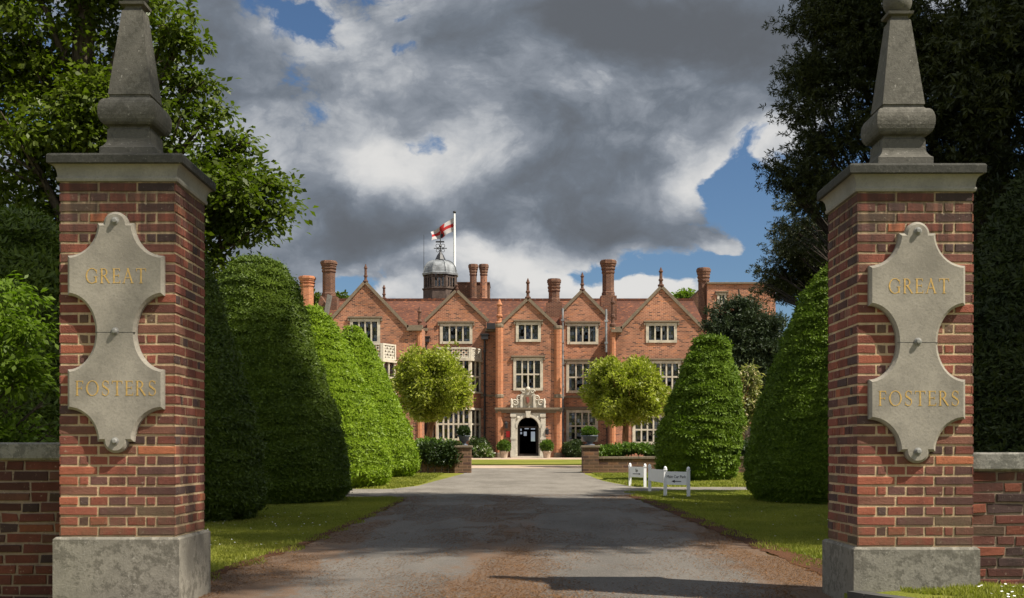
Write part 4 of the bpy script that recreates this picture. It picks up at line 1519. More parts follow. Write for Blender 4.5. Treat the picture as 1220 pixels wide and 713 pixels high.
# --- planes of the front
Y_LW, Y_G2, Y_CT, Y_B4, Y_RW = 68.0, 70.4, 69.0, 70.4, 68.0
BASE = 552
bays = {
    'left_wing': dict(Y=Y_LW, out=[(396, BASE), (503, BASE), (503, 391), (485, 391), (435, 338), (397, 380)], cop=[(397, 380), (435, 338), (485, 391), (503.5, 391)], apex=(435, 338), l=(397, 380), r=(485, 391),
                      win=[(420.5, 383.5, 449.5, 407, 4, 1)]),
    'second': dict(Y=Y_G2, out=[(502, BASE), (593, BASE), (593, 391), (579, 391), (579, 382), (544, 348), (509, 382), (509, 391), (502, 391)], cop=[(507, 384), (509, 382), (544, 348), (579, 382), (581, 384)], apex=(544, 348), l=(509, 382), r=(579, 382),
                   win=[(527.5, 389, 559.5, 407, 4, 1)]),
    'porch': dict(Y=Y_CT, out=[(591, BASE), (669, BASE), (669, 388), (661, 388), (629, 358), (599, 387), (591, 387)], cop=[(597, 388.5), (629, 358), (662, 389)], apex=(629, 358), l=(599, 387), r=(661, 388),
                  win=[(618, 387.5, 641, 404.5, 3, 1), (615, 430, 643.5, 462.5, 4, 2)]),
    'fourth': dict(Y=Y_B4, out=[(668, BASE), (728, BASE), (728, 384), (720, 375), (694, 348), (672, 370), (668, 374)], cop=[(670, 372), (694, 348), (722, 377)], apex=(694, 348), l=(670, 372), r=(722, 377),
                   win=[(679, 389, 709.5, 407.5, 4, 1), (678, 434, 711, 465.5, 4, 2), (678, 492, 709, 523.5, 4, 2)]),
    'right_wing': dict(Y=Y_RW, out=[(727, BASE), (842, BASE), (842, 394), (838, 394), (788, 343.5), (741, 392.5), (727, 392.5)], cop=[(727, 393), (741, 392.5), (788, 343.5), (839, 395)], apex=(788, 343.5), l=(741, 392.5), r=(838, 394),
                       win=[(773, 388.5, 803, 405.5, 4, 1), (773, 433.5, 808, 465, 5, 2), (757, 498, 793, 526.5, 5, 2)]),
}
door_px = [(616.5, 546), (642, 546)]
for nm, b_ in bays.items():
    Y = b_['Y']
    holes = []
    for (x0, y0, x1, y1, li, ro) in b_['win']:
        holes.append(rect_loop(rect_px(x0, y0, x1, y1, Y)))
    mb = MB()
    out = poly_px(b_['out'], Y)
    if nm == 'porch':
        zb = PZ(543.5, Y)
        ac = (PX(629.2, Y), PZ(510, Y))
        rx, rz = 12.8 * Y / 1465, 13.2 * Y / 1465
        arch = [(ac[0] - rx, zb), (ac[0] + rx, zb)] + [(ac[0] + rx * math.cos(R(a)), ac[1] + rz * math.sin(R(a))) for a in range(0, 181, 12)]
        holes.append(arch)
    wall_panel(mb, out, holes, Y, 0.17, Y + 6.5)
    mb.build('wall', M['house_brick'], house)
    for i, (x0, y0, x1, y1, li, ro) in enumerate(b_['win']):
        window(rect_px(x0, y0, x1, y1, Y), Y, li, ro, house, curtain=[0.35, 0.55, 0.3][i % 3] if nm != 'right_wing' else [0.75, 0.6, 0.25][i], sur=0.16)
    c = MB()
    coping_run(c, [(PX(a, Y), PZ(b, Y)) for a, b in b_['cop']], Y - 0.09, Y + 0.38, 0.15)
    c.build('gable_coping', M['old_stone'], house)
    ap, l_, r_ = [(PX(*p[:1], Y), PZ(p[1], Y) - 0.12) for p in (b_['apex'], b_['l'], b_['r'])]
    roof_gable('roof', l_, ap, r_, Y + 0.3, 76.0)

# main roof behind the gables
YR = 76.0
zr, ze = PZ(358, YR), PZ(393, 70.8)
b = MB()
xa, xb = PX(386, YR), PX(826, YR)
b.face([(xa, 70.6, ze), (xb, 70.6, ze), (xb, YR, zr), (xa, YR, zr)])
b.face([(xa, YR, zr), (xb, YR, zr), (xb, 81.4, ze), (xa, 81.4, ze)])
main_roof = b.build('roof', M['tile'], house)
b = MB()
x = xa
while x < xb:
    b.beam((x, YR, zr + 0.03), (min(x + 0.44, xb), YR, zr + 0.03), 0.26, 0.14)
    x += 0.45
b.build('ridge_tiles', M['tile'], house).parent = main_roof
# parapet gable at the left end of the main roof
b = MB()
b.prism(poly_px([(371, 552), (388, 552), (388, 362), (382, 352), (371, 388)], 73.0), 73.0, 76.0)
b.build('wall', M['house_brick_dark'], house)
b = MB()
coping_run(b, [(PX(389, 72.7), PZ(385, 72.7)), (PX(395, 72.7), PZ(352, 72.7))], 72.5, 73.0, 0.22)
b.build('gable_coping', M['coping'], house)

# gutters, hoppers and downpipes
for (pa, pb, py, Y) in ((485, 503, 391, Y_LW), (503, 510, 391.5, Y_G2), (578, 592, 392, Y_G2), (728, 741, 393, Y_RW)):
    b = MB()
    b.box(PX(pa, Y), PX(pb, Y), Y - 0.22, Y - 0.02, PZ(py + 3.4, Y), PZ(py, Y))
    b.build('gutter', M['old_stone'], house)


def downpipe(px, py0, py1, Y, mat, w=0.055, hop=True):
    b = MB()
    x = PX(px, Y)
    b.tube([(x, Y - 0.10, PZ(py0, Y)), (x, Y - 0.10, PZ(py1, Y))], w, 8)
    py = py0 + 14
    while py < py1:
        b.box(x - w * 1.5, x + w * 1.5, Y - 0.17, Y - 0.0, PZ(py, Y) - 0.05, PZ(py, Y) + 0.05)
        py += 26
    o = b.build('downpipe', mat, house)
    if hop:
        h = MB()
        z = PZ(py0, Y)
        h.box(x - 0.20, x + 0.20, Y - 0.34, Y - 0.01, z, z + 0.26)
        h.box(x - 0.25, x + 0.25, Y - 0.38, Y - 0.01, z + 0.261, z + 0.32)
        h.build('hopper', M['iron'], house).parent = o


downpipe(577.5, 405, 535, Y_G2, M['iron'])
downpipe(507.5, 408, 535, Y_G2, M['iron'])
downpipe(670.3, 368, 535, Y_B4, M['lead'], 0.06, False)
downpipe(722, 369, 420, Y_RW - 0.35, M['lead'], 0.06, False)
downpipe(723.5, 420, 530, Y_B4, M['iron'], 0.055, False)
# square lead hopper by the porch
b = MB()
b.box(PX(580, Y_G2), PX(591, Y_G2), Y_G2 - 0.4, Y_G2 - 0.01, PZ(393, Y_G2), PZ(386, Y_G2))
b.build('hopper', M['iron'], house)

# string courses
for (pa, pb, py, Y) in ((503, 592, 471.5, Y_G2), (668, 727, 473, Y_B4), (727.5, 842, 478, Y_RW), (397, 503, 478, Y_LW), (668, 727, 486, Y_B4)):
    b = MB()
    b.box(PX(pa, Y), PX(pb, Y), Y - 0.07, Y + 0.02, PZ(py + 1.2, Y), PZ(py - 1.0, Y))
    b.build('string_course', M['old_stone'], house)

# corner turrets of the porch, with caps
for px, top in ((595, 388), (665, 390)):
    Y = Y_CT - 0.15
    b = MB()
    k = Y / 1465
    zb = PZ(541, Y)
    w = 4.9 * k
    H = PZ(top, Y) - zb
    b.lathe((PX(px, Y), Y + 0.2, zb), [(0, w), (H, w)], 8, smooth=False, rot=math.pi / 8)
    t_ = b.build('corner_turret', M['house_brick_orange'], house)
    b = MB()
    b.lathe((PX(px, Y), Y + 0.2, zb), [(-0.6, w * 1.15), (0.0, w * 1.15), (0.08, w * 1.02)], 8, smooth=False, rot=math.pi / 8)
    b.build('turret_base', M['old_stone'], house).parent = t_
    for py in (472, 488, top):
        z = PZ(py, Y) - zb
        b = MB()
        b.lathe((PX(px, Y), Y + 0.2, zb), [(z - 0.12, w * 1.01), (z - 0.06, w * 1.14), (z + 0.04, w * 1.14), (z + 0.10, w * 1.01)], 8, smooth=False, rot=math.pi / 8)
        b.build('turret_moulding', M['old_stone'], house).parent = t_
finial(595, 356, 388, Y_CT, 3.2, M['house_brick_orange'])
# slim buttress piers with finials
for px, top, Y, fh in ((499.5, 393, Y_LW - 0.05, 365), (730.5, 391, Y_RW - 0.1, 352)):
    b = MB()
    b.lathe((PX(px, Y), Y + 0.12, PZ(545, Y)), [(0, 0.16), (PZ(top, Y) - PZ(545, Y), 0.16)], 8, smooth=False, rot=math.pi / 8)
    b.build('buttress', M['house_brick_orange'], house)
    finial(px, fh, top, Y - 0.1, 2.4, M['finial'])
# gable finials
for px, t_, b__, Y, w in ((435, 314, 337, Y_LW, 1.9), (629, 331, 357, Y_CT, 2.2), (694, 324, 347, Y_B4, 2.0), (788, 318, 342, Y_RW, 2.3), (544, 338, 347, Y_G2, 1.9), (457, 339, 357, 76.0, 1.8)):
    finial(px, t_, b__, Y - 0.05, w, M['finial'])

# chimneys
chimney(364, 8.3, 328, 337, 372, 74.0, 9.8, M['house_brick_orange'], base=(354, 376, 371, 420))
chimney(390, 7.8, 309.5, 320, 354, 74.0, 9.6, M['house_brick_dark'], base=(381, 401, 353, 400))
chimney(563.5, 4.4, 313.5, 324, 359, 76.8, 5.9, M['house_brick_dark'])
chimney(576, 4.4, 313.5, 324, 359, 76.8, 5.9, M['house_brick'])
chimney(660.5, 7.0, 331, 343, 361, 72.5, 8.2, M['house_brick_dark'], n=8, base=(651, 670, 360, 400))
chimney(725.5, 7.4, 308.5, 321, 353, 72.0, 9.6, M['house_brick_dark'], n=8, base=(716, 735, 352, 410))
chimney(840, 6.4, 318, 331, 384, 77.0, 8.0, M['house_brick_dark'], n=12, twist=True)
b = MB()
b.box(PX(545, 78), PX(583, 78), 78, 80.5, PZ(376, 78), PZ(337.5, 78))
b.box(PX(544.4, 78), PX(583.6, 78), 77.95, 80.55, PZ(337.5, 78), PZ(336.3, 78))
b.build('stack_wall', M['house_brick_dark'], house)

# the clock-turret lantern
YL = 78.0
kL = YL / 1465
cL = (PX(523.5, YL), YL + 1.0, 0)
rL = 21.0 * kL
rot8 = math.pi / 8
b = MB()
b.lathe((cL[0], cL[1], PZ(372, YL)), [(0, rL * 1.04), (PZ(345, YL) - PZ(372, YL), rL * 1.04), (PZ(343.6, YL) - PZ(372, YL), rL * 1.10), (PZ(342.6, YL) - PZ(372, YL), rL * 1.10), (PZ(342.4, YL) - PZ(372, YL), rL * 0.93), (PZ(326, YL) - PZ(372, YL), rL * 0.93)], 8, smooth=False, rot=rot8)
lan = b.build('lantern', M['timber'], house)
b = MB()
g = MB()
ri = rL * 0.955
for i in range(8):
    a0, a1 = rot8 + i * math.pi / 4, rot8 + (i + 1) * math.pi / 4
    p = Vector((cL[0] + ri * math.cos(a0), cL[1] + ri * math.sin(a0)))
    q = Vector((cL[0] + ri * math.cos(a1), cL[1] + ri * math.sin(a1)))
    z0, z1 = PZ(341.8, YL), PZ(326.0, YL)
    for f in (0.03, 0.10, 0.37, 0.63, 0.90, 0.97):
        c_ = p.lerp(q, f)
        b.beam((c_.x, c_.y, z0), (c_.x, c_.y, z1), 0.07 if 0.1 < f < 0.9 else 0.12, 0.09, up=(q.x - p.x, q.y - p.y, 0))
    for z in (z0, z1, z0 + (z1 - z0) * 0.8):
        b.beam((p.x, p.y, z), (q.x, q.y, z), 0.08, 0.09)
    pa, pb = p.lerp(q, 0.09), p.lerp(q, 0.91)
    ci = Vector((cL[0], cL[1]))
    pa, pb = pa.lerp(ci, 0.004), pb.lerp(ci, 0.004)
    g.face([(pb.x, pb.y, z0), (pa.x, pa.y, z0), (pa.x, pa.y, z1), (pb.x, pb.y, z1)][::-1])
b.build('lantern_frame', M['timber'], house).parent = lan
g.build('pane', M['glass'], house).parent = lan
b = MB()
zd = PZ(325.5, YL)
Hd = PZ(308, YL) - zd
pf = [(-0.06, rL * 1.08), (0.06, rL * 1.10), (0.10, rL * 1.02)]
for i in range(10):
    a_ = i / 9 * math.pi / 2
    pf.append((0.1 + (Hd - 0.1) * math.sin(a_) ** 1.0, rL * (0.18 + 0.82 * math.cos(a_) ** 0.75)))
b.lathe((cL[0], cL[1], zd), pf, 8, smooth=False, rot=rot8)
for i in range(8):
    a_ = rot8 + i * math.pi / 4
    prev = None
    for z, r_ in pf[2:]:
        pt = (cL[0] + r_ * math.cos(a_), cL[1] + r_ * math.sin(a_), zd + z)
        if prev:
            b.beam(prev, pt, 0.07, 0.07)
        prev = pt
b.build('dome', M['lead'], house).parent = lan
b = MB()
zt = zd + Hd
b.lathe((cL[0], cL[1], zt - 0.05), [(0, 0.34), (0.12, 0.34), (0.42, 0.20), (0.62, 0.06), (0.9, 0.035), (1.0, 0.09), (1.1, 0.035), (1.95, 0.02)], 8, smooth=False)
zw = PZ(293, YL)
b.beam((cL[0] - 0.42, cL[1], zw), (cL[0] + 0.42, cL[1], zw), 0.035, 0.05)
b.beam((cL[0], cL[1] - 0.4, zw), (cL[0], cL[1] + 0.4, zw), 0.035, 0.05)
for s in (-1, 1):
    for i in range(10):
        a0, a1 = R(i * 36), R(i * 36 + 36)
        for zc_, rr in ((zw + 0.16, 0.12), (zw - 0.14, 0.10)):
            x0 = cL[0] + s * 0.17
            b.beam((x0 + rr * math.cos(a0), cL[1], zc_ + rr * math.sin(a0)), (x0 + rr * math.cos(a1), cL[1], zc_ + rr * math.sin(a1)), 0.03, 0.03)
b.beam((cL[0] - 0.30, cL[1], zw + 0.42), (cL[0] + 0.25, cL[1], zw + 0.42), 0.03, 0.10)
b.build('weathervane', M['iron'], house).parent = lan

# bay windows with pierced parapets


def bay(xa_px, xb_px, cant_px, Y, d, levels, root):
    xa, xb, ca = PX(xa_px, Y - d), PX(xb_px, Y - d), cant_px * (Y - d) / 1465
    foot = [(xa, Y), (xa + ca, Y - d), (xb - ca, Y - d), (xb, Y)]
    bay_o = None
    facets = list(zip(foot, foot[1:]))

    def ob(mb, p, q, a0, a1, o0, o1, z0, z1):
        p, q = Vector(p), Vector(q)
        t = (q - p).normalized()
        n = Vector((t.y, -t.x))
        c = [p + t * a0 + n * o0, p + t * a1 + n * o0, p + t * a1 + n * o1, p + t * a0 + n * o1]
        lo = [(v.x, v.y, z0) for v in c]
        hi = [(v.x, v.y, z1) for v in c]
        mb.face(lo)
        mb.face(hi[::-1])
        for i in range(4):
            j = (i + 1) % 4
            mb.face([lo[j], lo[i], hi[i], hi[j]])
    stone, white, darks = MB(), MB(), []
    panes, bricks = [], []
    for (kind, pt, pb, li, ro) in levels:
        z0, z1 = PZ(pb, Y - d), PZ(pt, Y - d)
        if kind in ('brick', 'stone'):
            mb = stone
            if kind == 'brick':
                mb = MB()
                bricks.append(mb)
            e = 0.0 if kind == 'brick' else 0.09
            f = [(foot[0][0] - e, foot[0][1]), (foot[1][0] - e * 0.4, foot[1][1] - e), (foot[2][0] + e * 0.4, foot[2][1] - e), (foot[3][0] + e, foot[3][1])]
            lo = [(x, y, z0) for x, y in f]
            hi = [(x, y, z1) for x, y in f]
            mb.face(lo[::-1])
            mb.face(hi)
            for i in range(3):
                mb.face([lo[i], lo[i + 1], hi[i + 1], hi[i]])
        elif kind == 'win':
            for fi, (p, q) in enumerate(facets):
                L = (Vector(q) - Vector(p)).length
                n_l = li if fi == 1 else max(1, round(L / 0.55))
                ob(stone, p, q, 0, 0.13, -0.16, 0.0, z0, z1)
                ob(stone, p, q, L - 0.13, L, -0.16, 0.0, z0, z1)
                w = (L - 0.26) / n_l
                for i in range(1, n_l):
                    ob(stone, p, q, 0.13 + w * i - 0.045, 0.13 + w * i + 0.045, -0.13, -0.01, z0, z1)
                for r_ in range(1, ro):
                    zt_ = z0 + (z1 - z0) * r_ / ro
                    for i in range(n_l):
                        a = 0.13 + w * i + (0.046 if i else 0)
                        b2 = 0.13 + w * (i + 1) - (0.046 if i < n_l - 1 else 0)
                        ob(stone, p, q, a, b2, -0.12, -0.015, zt_ - 0.05, zt_ + 0.05)
                t = (Vector(q) - Vector(p)).normalized()
                nn = Vector((t.y, -t.x))
                p2, q2 = Vector(p) - nn * 0.08, Vector(q) - nn * 0.08
                glass = MB()
                panes.append(glass)
                glass.face([(p2.x, p2.y, z0), (q2.x, q2.y, z0), (q2.x, q2.y, z1), (p2.x, p2.y, z1)])
                p3, q3 = Vector(p) - nn * 0.42, Vector(q) - nn * 0.42
                dark = MB()
                darks.append(dark)
                dark.face([(p3.x, p3.y, z0), (q3.x, q3.y, z0), (q3.x, q3.y, z1), (p3.x, p3.y, z1)])
        elif kind == 'lattice':
            for (p, q) in facets:
                p_, q_ = Vector(p), Vector(q)
                L = (q_ - p_).length
                ob(white, p, q, 0, 0.12, -0.16, 0.03, z0, z1)
                ob(white, p, q, L - 0.12, L, -0.16, 0.03, z0, z1)
                ob(white, p, q, 0.121, L - 0.121, -0.14, 0.02, z0, z0 + 0.09)
                ob(white, p, q, 0.121, L - 0.121, -0.14, 0.02, z1 - 0.09, z1)
                nL = max(1, round((L - 0.24) / 0.30))
                w = (L - 0.24) / nL
                t = (q_ - p_).normalized()
                nn = Vector((t.y, -t.x)) * -0.06
                for i in range(nL):
                    a, c2 = p_ + t * (0.12 + w * i) + nn, p_ + t * (0.12 + w * (i + 1)) + nn
                    za, zb_ = z0 + 0.09, z1 - 0.09
                    zm = (za + zb_) / 2
                    m_ = (a + c2) / 2
                    for (u0, v0, u1, v1) in ((a, za, c2, zm), (c2, za, a, zm), (a, zm, c2, zb_), (c2, zm, a, zb_)):
                        white.beam((u0.x, u0.y, v0), (u1.x, u1.y, v1), 0.10, 0.10 if v0 == za else 0.098)
    bricks.reverse()
    o = bricks[0].build('bay_window', M['house_brick'], root)
    for q_ in bricks[1:]:
        q_.build('apron', M['house_brick'], root).parent = o
    stone.build('frame', M['house_stone'], root).parent = o
    for q_ in panes:
        q_.build('pane', M['glass'], root).parent = o
    for q_ in darks:
        q_.build('room', M['interior'], root).parent = o
    if white.v:
        white.build('parapet', M['white_stone'], root).parent = o
    return o


bay_levels = [('lattice', 414, 427, 0, 0), ('stone', 427, 430, 0, 0), ('win', 430, 466.5, 6, 2), ('stone', 466.5, 468.5, 0, 0), ('brick', 468.5, 486, 0, 0), ('stone', 486, 488.5, 0, 0), ('win', 488.5, 522.5, 6, 2), ('stone', 522.5, 525, 0, 0), ('brick', 525, 552, 0, 0)]
bay(508, 572.5, 11.5, Y_G2, 1.15, bay_levels, house)
bay(404, 469, 13, Y_LW, 1.1, [('lattice', 409, 428, 0, 0)] + [(k, a + 1, b + 1, l, r) if k != 'stone' or a != 427 else (k, 428, 431, l, r) for k, a, b, l, r in bay_levels[1:]], house)

# the portal
Y = Y_CT
kP = Y / 1465
b = MB()
zb = PZ(546, Y)
ac = (PX(629.2, Y), PZ(510, Y))
rx = 12.6 * kP
arch = [(ac[0] - rx, zb + 0.002), (ac[0] + rx, zb + 0.002)] + [(ac[0] + rx * math.cos(R(a)), ac[1] + rx * math.sin(R(a))) for a in range(0, 181, 9)]
px0, px1 = PX(608.5, Y), PX(650, Y)
out = [(px0, zb), (px1, zb), (px1, PZ(492.5, Y)), (px0, PZ(492.5, Y))]
wall_panel(b, out, [arch], Y - 0.14, 0.34, Y)
for s in (0, 1):
    xo = (px0, px0 + 0.30) if s == 0 else (px1 - 0.30, px1)
    b.box(xo[0] - 0.02, xo[1] + 0.0, Y - 0.26, Y - 0.142, zb, PZ(537, Y))
    b.box(xo[0] + 0.03, xo[1] - 0.03, Y - 0.22, Y - 0.142, PZ(537, Y) + .002, PZ(497, Y))
    b.box(xo[0] - 0.02, xo[1] + 0.0, Y - 0.26, Y - 0.142, PZ(497, Y) + .002, PZ(493.5, Y))
    b.box(xo[0] - 0.01, xo[1] + 0.01, Y - 0.24, Y - 0.142, PZ(524, Y), PZ(521.5, Y) )
for i in range(20):
    a0, a1 = R(i * 9), R(i * 9 + 9)
    am = (a0 + a1) / 2
    r_ = rx + 0.09
    b.beam((ac[0] + r_ * math.cos(a0), Y - 0.17, ac[1] + r_ * math.sin(a0)), (ac[0] + r_ * math.cos(a1), Y - 0.17, ac[1] + r_ * math.sin(a1)), 0.10, 0.14, up=(math.cos(am), 0, math.sin(am)))
b.prism([(ac[0] - 0.09, ac[1] + rx - 0.03), (ac[0] + 0.09, ac[1] + rx - 0.03), (ac[0] + 0.15, ac[1] + rx + 0.34), (ac[0] - 0.15, ac[1] + rx + 0.34)], Y - 0.30, Y - 0.15)
for s in (-1, 1):
    cx_, cz_ = ac[0] + s * rx * 0.93, ac[1] + rx * 0.93
    b.ball((cx_, Y - 0.15, cz_), (0.12, 0.06, 0.12), 6)
portal = b.build('portal', M['white_stone'], house)
b = MB()
b.box(PX(589.5, Y), PX(670, Y), Y - 0.30, Y + 0.01, PZ(488.3, Y), PZ(486, Y))
b.box(PX(590.5, Y), PX(669, Y), Y - 0.22, Y + 0.01, PZ(490, Y), PZ(488.3, Y) - 0.001)
b.box(PX(590.5, Y), PX(669, Y), Y - 0.15, Y + 0.01, PZ(492.3, Y), PZ(490, Y) - 0.001)
b.build('entablature', M['old_stone'], house)
# carved cresting with a shield
b = MB()
zc0 = PZ(486, Y) + 0.002
sx = PX(629, Y)


def scroll(cx, cz, r0, turns, s, w):
    pts = []
    for i in range(int(turns * 14) + 1):
        a_ = i / 14 * 2 * math.pi
        r_ = r0 * (1 - 0.8 * i / (turns * 14))
        pts.append((cx + s * r_ * math.cos(a_), Y - 0.12, cz + r_ * math.sin(a_)))
    b.tube(pts, [w * (1 - 0.5 * i / len(pts)) for i in range(len(pts))], 6)


b.prism([(sx - 0.95, zc0), (sx + 0.95, zc0), (sx + 0.86, zc0 + 0.22), (sx + 0.5, zc0 + 0.40), (sx + 0.34, zc0 + 0.86), (sx + 0.12, zc0 + 1.0), (sx - 0.12, zc0 + 1.0), (sx - 0.34, zc0 + 0.86), (sx - 0.5, zc0 + 0.40), (sx - 0.86, zc0 + 0.22)], Y - 0.10, Y - 0.002)
for s in (-1, 1):
    scroll(sx + s * 0.72, zc0 + 0.26, 0.20, 1.6, s, 0.05)
    scroll(sx + s * 0.50, zc0 + 0.52, 0.17, 1.5, -s, 0.05)
    scroll(sx + s * 0.26, zc0 + 0.90, 0.13, 1.4, s, 0.04)
    b.lathe((sx + s * 0.92, Y - 0.14, zc0), [(0, 0.075), (0.1, 0.075), (0.14, 0.045), (0.32, 0.085), (0.44, 0.05), (0.52, 0.02)], 8)
    b.box(sx + s * 0.36 - 0.06, sx + s * 0.36 + 0.06, Y - 0.20, Y - 0.101, zc0, zc0 + 0.74)
b.ball((sx, Y - 0.12, zc0 + 1.04), (0.13, 0.09, 0.14), 8)
crest = b.build('carved_crest', M['white_stone'], house)
b = MB()
shp = [(sx - 0.20, zc0 + 0.72), (sx - 0.21, zc0 + 0.34), (sx - 0.12, zc0 + 0.16), (sx, zc0 + 0.06), (sx + 0.12, zc0 + 0.16), (sx + 0.21, zc0 + 0.34), (sx + 0.20, zc0 + 0.72)]
b.prism(shp, Y - 0.20, Y - 0.101)
b.build('shield', M['old_stone'], house).parent = crest
b = MB()
b.prism([(sx - 0.10, zc0 + 0.60), (sx - 0.08, zc0 + 0.34), (sx, zc0 + 0.22), (sx + 0.09, zc0 + 0.36), (sx + 0.05, zc0 + 0.6)], Y - 0.225, Y - 0.201)
b.build('shield_charge', M['faded_red'], house).parent = crest
# steps
b = MB()
b.box(PX(604, Y), PX(655, Y), Y - 1.0, Y + 0.3, HG - 0.15, PZ(546.2, Y) - 0.003)
b.box(PX(609, Y), PX(649, Y), Y - 0.6, Y + 0.3, PZ(546.2, Y) - 0.001, PZ(543.6, Y))
b.build('door_steps', M['white_stone'], house)
# passage behind the arch, open to the garden at the far end
b = MB()
xw0, xw1, zt_, zb_ = ac[0] - 0.62, ac[0] + 0.62, ac[1] + 0.7, PZ(543.5, Y)
ya, yb = Y + 0.2, Y + 8.0
for q in ([(xw0, ya, zb_), (xw0, yb, zb_), (xw0, yb, zt_), (xw0, ya, zt_)], [(xw1, ya, zb_), (xw1, ya, zt_), (xw1, yb, zt_), (xw1, yb, zb_)],
          [(xw0, ya, zt_), (xw0, yb, zt_), (xw1, yb, zt_), (xw1, ya, zt_)], [(xw0, ya, zb_), (xw1, ya, zb_), (xw1, yb, zb_), (xw0, yb, zb_)]):
    b.face(q)
hol = []
for (p0, q0, p1, q1) in ((619.5, 511, 621.5, 513.5), (619.5, 515, 622, 517.5), (624, 514.5, 627.5, 519.5), (625, 510.3, 630, 511.6), (632.5, 510.5, 637.5, 512), (632.6, 514.5, 637.4, 526)):
    hol.append(rect_loop(rect_px(p0, q0, p1, q1, yb)))
wall_panel(b, [(xw0, zb_), (xw1, zb_), (xw1, zt_), (xw0, zt_)], hol, yb, 0.05, yb)
b.build('entrance_passage', M['interior'], house)
b = MB()
fr = Y + 0.26
for x in (ac[0] - 0.56, ac[0] + 0.56):
    b.box(x - 0.05, x + 0.05, fr, fr + 0.1, zb_, ac[1])
b.box(ac[0] - 0.51, ac[0] + 0.51, fr, fr + 0.1, zb_, zb_ + 0.12)
b.box(ac[0] - 0.56, ac[0] + 0.56, fr - 0.002, fr + 0.1, ac[1] + 0.001, ac[1] + 0.09)
dr = b.build('door_frame', M['dark_wood'], house)
for s in (-1, 1):
    b = MB()
    b.beam((ac[0] + s * 0.5, fr + 0.12, zb_ + 1.0), (ac[0] + s * 0.46, fr + 0.95, zb_ + 1.0), 0.05, 1.95)
    b.build('door', M['dark_wood'], house)
for px, py in ((603, 507.5), (651.8, 515)):
    b = MB()
    x, z = PX(px, Y), PZ(py, Y)
    b.lathe((x, Y - 0.22, z - 0.16), [(0, 0.03), (0.03, 0.08), (0.26, 0.10), (0.29, 0.13), (0.36, 0.04), (0.42, 0.01)], 6, smooth=False)
    b.beam((x, Y - 0.22, z + 0.22), (x, Y, z + 0.22), 0.03, 0.03)
    b.build('wall_lantern', M['iron'], house)
b = MB()
b.box(PX(603, Y), PX(607.5, Y), Y - 0.05, Y - 0.003, PZ(521, Y), PZ(514, Y))
b.build('notice_box', M['red_paint'], house)
for px, py, w, h in ((602.6, 520, 0.12, 0.12), (651.5, 520, 0.2, 0.16)):
    b = MB()
    b.box(PX(px, Y) - w / 2, PX(px, Y) + w / 2, Y - 0.04, Y - 0.004, PZ(py, Y) - h / 2 - 0.3, PZ(py, Y) + h / 2 - 0.3)
    b.build('door_plaque', M['iron'], house)

# rear range at the right, half hidden by trees
b = MB()
Yb = 77.0
holes = [rect_loop(rect_px(857, 352, 863, 362, Yb)), rect_loop(rect_px(877, 509.5, 897, 522, Yb))]
wall_panel(b, poly_px([(842.5, 552), (924, 552), (924, 338.5), (842.5, 338.5)], Yb), holes, Yb, 0.15, Yb + 9)
rr = b.build('wall', M['house_brick'], house)
rr['label'] = 'flat topped brick range behind the dark pine'
b = MB()
b.box(PX(842, Yb), PX(924.5, Yb), Yb - 0.12, Yb + 9.1, PZ(338.5, Yb) + .002, PZ(336.6, Yb))
b.build('wall_coping', M['old_stone'], house)
window(rect_px(877, 509.5, 897, 522, Yb), Yb, 4, 1, house, curtain=0.3)
window(rect_px(857, 352, 863, 362, Yb), Yb, 2, 1, house, curtain=0.9)

# flagpole and flag
YF = 79.5
fp = thing('flagpole', 'white flagpole with a flapping red and white flag above the roof lantern', 'flagpole', (PX(541.5, YF), YF, PZ(345, YF)))
b = MB()
xF = PX(541.5, YF)
b.tube([(xF, YF, PZ(372, YF)), (xF, YF, PZ(300, YF)), (xF, YF, PZ(254, YF))], [0.10, 0.085, 0.055], 10)
b.build('pole', M['white_paint'], fp)
b = MB()
b.ball((xF, YF, PZ(253, YF)), (0.11, 0.11, 0.09), 8)
b.build('cap', M['iron'], fp)
b = MB()
nx, nz = 34, 22
Lf, Hf = 1.55, 0.92
x0, z0 = xF - 0.06, PZ(259.5, YF)
g_ = []
for j in range(nz + 1):
    row = []
    for i in range(nx + 1):
        u, v = i / nx, j / nz
        x = x0 - Lf * u * (0.95 - 0.05 * v) + 0.05 * math.sin(v * 4 + u * 6)
        z = z0 - Hf * v * (1 - 0.35 * u) - 1.0 * u ** 1.1 + 0.10 * math.sin(u * 7.5 + v * 1.2) * u
        y = YF + 0.16 * math.sin(u * 9 + v * 2.0) * (0.25 + u)
        row.append((x, y, z))
    g_.append(row)
for j in range(nz):
    for i in range(nx):
        u, v = (i + .5) / nx, (j + .5) / nz
        mi = 1 if (abs(u - 0.5) < 0.075 or abs(v - 0.5) < 0.125) else 0
        if (u - 0.56) ** 2 * 2.4 + (v - 0.80) ** 2 < 0.022:
            mi = 2
        b.face([g_[j][i], g_[j][i + 1], g_[j + 1][i + 1], g_[j + 1][i]], smooth=True, mi=mi)
b.build('flag', None, fp, mats=[M['flag_white'], M['flag_red'], M['flag_dark']])
b = MB()
xa_ = PX(505, 79)
b.tube([(xa_, 79, PZ(345, 79)), (xa_, 79, PZ(280, 79))], [0.025, 0.012], 6)
b.build('aerial', M['iron'], house)
